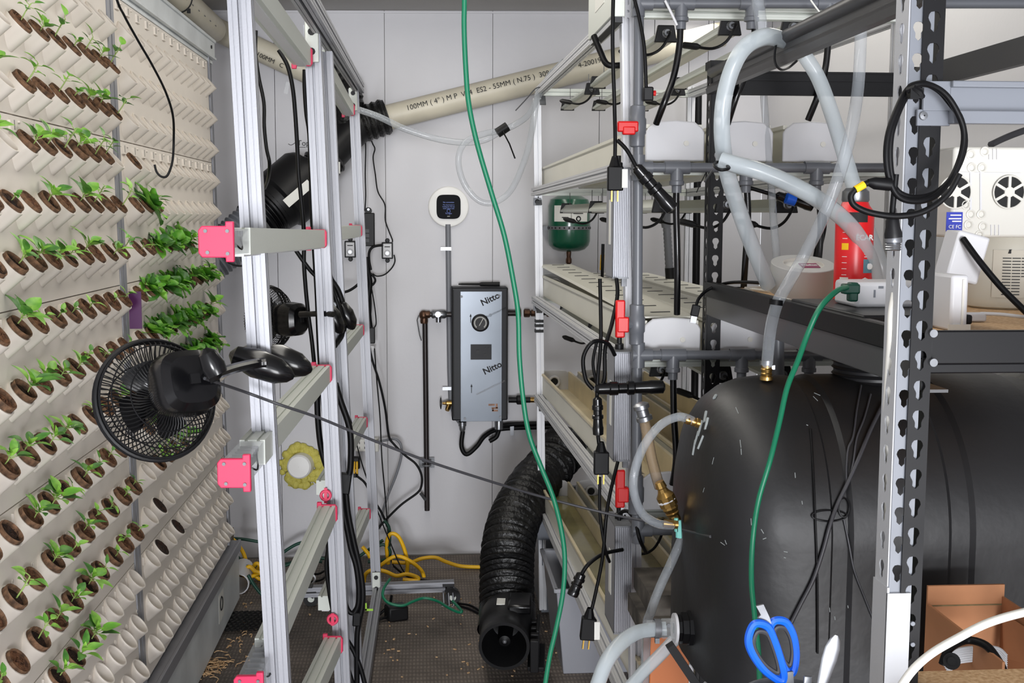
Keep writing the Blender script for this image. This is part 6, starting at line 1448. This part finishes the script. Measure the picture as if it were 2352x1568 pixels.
bc = [('black wire along the floor to the blower', [(1050, 1385, .01), (1080, 1390, .01), (1102, 1402, .01)]), ('second black wire along the floor to the blower', [(1052, 1390, .008), (1078, 1398, .008), (1100, 1408, .008)]),
      ('black cord heap strand by the foot bar', [(690, 1310, .02), (730, 1318, .03), (760, 1300, .04), (740, 1330, .02), (700, 1336, .02)]), ('black cord strand behind the foot bar', [(905, 1300, .05), (930, 1320, .03), (960, 1330, .03), (1000, 1334, .03)])]
for l, p in bc: fc(l, p, .005, M_rub, 'floor_cable')
cable('white_floor_wire', 'white wire loop behind the foot bar', 'cord', [(700, 1325, 5.0), (715, 1318, 5.0), (724, 1328, 5.0), (715, 1342, 5.0), (702, 1346, 5.0)], .004, M_white)
t = thing('power_brick', 'black power brick lying on the floor by the foot bar', 'adapter', PZ(912, 1420, 0)); c = PZ(910, 1405, .03); part('case', MB().box(c, .085, .07, .06, Matrix.Rotation(.35, 3, 'Z')), M_black, t, bevel=.008); part('cord_stub', MB().tube(cat([c + V((-.03, -.02, -.01)), c + V((-.07, -.04, -.015)), c + V((-.075, 0, -.015)), c + V((-.03, .03, .02)), c + V((-.02, .06, .05))]), .006, 7), M_rub, t)
# drain mat, debris
mb = MB(); c = PZ(545, 1425, .012)
for i in range(15):
    for j in range(9):
        p = c + V(((i - 7)*.022 + (j % 2)*.011, (j - 4)*.026, 0))
        mb.ring(p, (0, 0, 1), .0105, .0028, 6, 4)
o = solo('drain_mat', mb, M_black, 'black honeycomb mat on the floor by the timber block', 'mat', ang=60); o['kind'] = 'stuff'
mb = MB(); rr_ = random.Random(5)
def curl(px, py, L, r):
    p = PZ(px, py, .004); an = rr_.uniform(0, 6.28); pts = []
    for i in range(5): pts.append(p + V((math.cos(an)*L*i/4, math.sin(an)*L*i/4, .004*math.sin(i)))); an += rr_.uniform(-.6, .6)
    mb.tube(cat(pts, 2), r, 4)
for i in range(70): curl(rr_.gauss(478, 24), rr_.gauss(1525, 14), .05, .0018)
for i in range(50): curl(rr_.gauss(570, 50), rr_.gauss(1450, 40), .02, .0022)
o = solo('root_debris', mb, M_board, 'pale dried root scraps scattered on the floor by the trough', 'debris', ang=80); o['kind'] = 'stuff'
mb = MB()
for i in range(90):
    p = PZ(rr_.uniform(850, 1360), rr_.uniform(1370, 1560), .003); mb.box(p, rr_.uniform(.004, .014), rr_.uniform(.003, .008), .003, Matrix.Rotation(rr_.uniform(0, 3), 3, 'Z'))
o = solo('floor_crumbs', mb, M_board, 'pale crumbs scattered over the dark floor mat', 'debris'); o['kind'] = 'stuff'
# ------------------------------------------------------------------ camera and light
cam = bpy.data.cameras.new('camera'); co = bpy.data.objects.new('camera', cam); C.objects.link(co)
cam.sensor_width = 36; cam.lens = F / 2352 * 36; cam.clip_start = .02
co.matrix_world = Matrix(((_x.x, _x.y, _x.z, CAM.x), (_b.x, _b.y, _b.z, CAM.y), (_u.x, _u.y, _u.z, CAM.z), (0, 0, 0, 1)))
bpy.context.scene.camera = co
def area(name, loc, target, sx, sy, w, col):
    l = bpy.data.lights.new(name, 'AREA'); l.shape = 'RECTANGLE'; l.size = sx; l.size_y = sy; l.energy = w; l.color = col
    o = bpy.data.objects.new(name, l); C.objects.link(o); o.location = loc
    if target is not None: o.rotation_euler = (V(target) - V(loc)).to_track_quat('-Z', 'Y').to_euler(); return o
area('open_door_daylight', (-.5, -13, .8), (0.1, 5, .5), 3.4, 2.2, 1500, (.95, .965, 1.0))
area('side_fill_light', (.95, -.9, .7), (-.8, 3.6, .4), .9, 1.1, 62, (.97, .975, 1.0))  # added unseen fill that brightens the planting wall and trough, not a door
area('ceiling_lamp', (-.12, 2.9, 2.53), None, .3, 4.0, 24, (1.0, .96, .89))
area('rack_lamp', (1.25, 4.2, 2.55), None, .15, 2.6, 12, (1.0, .97, .88))
w = bpy.data.worlds.new('world'); bpy.context.scene.world = w; w.use_nodes = True
w.node_tree.nodes['Background'].inputs[0].default_value = (.92, .95, 1, 1); w.node_tree.nodes['Background'].inputs[1].default_value = 1.7
sc = bpy.context.scene
sc.view_settings.view_transform = 'Standard'; sc.view_settings.look = 'None'; sc.view_settings.gamma = 1; sc.view_settings.use_curve_mapping = False
sc.view_settings.exposure = -0.1
try: sc.cycles.max_bounces = 8; sc.cycles.transparent_max_bounces = 16; sc.cycles.use_denoising = True
except Exception: pass
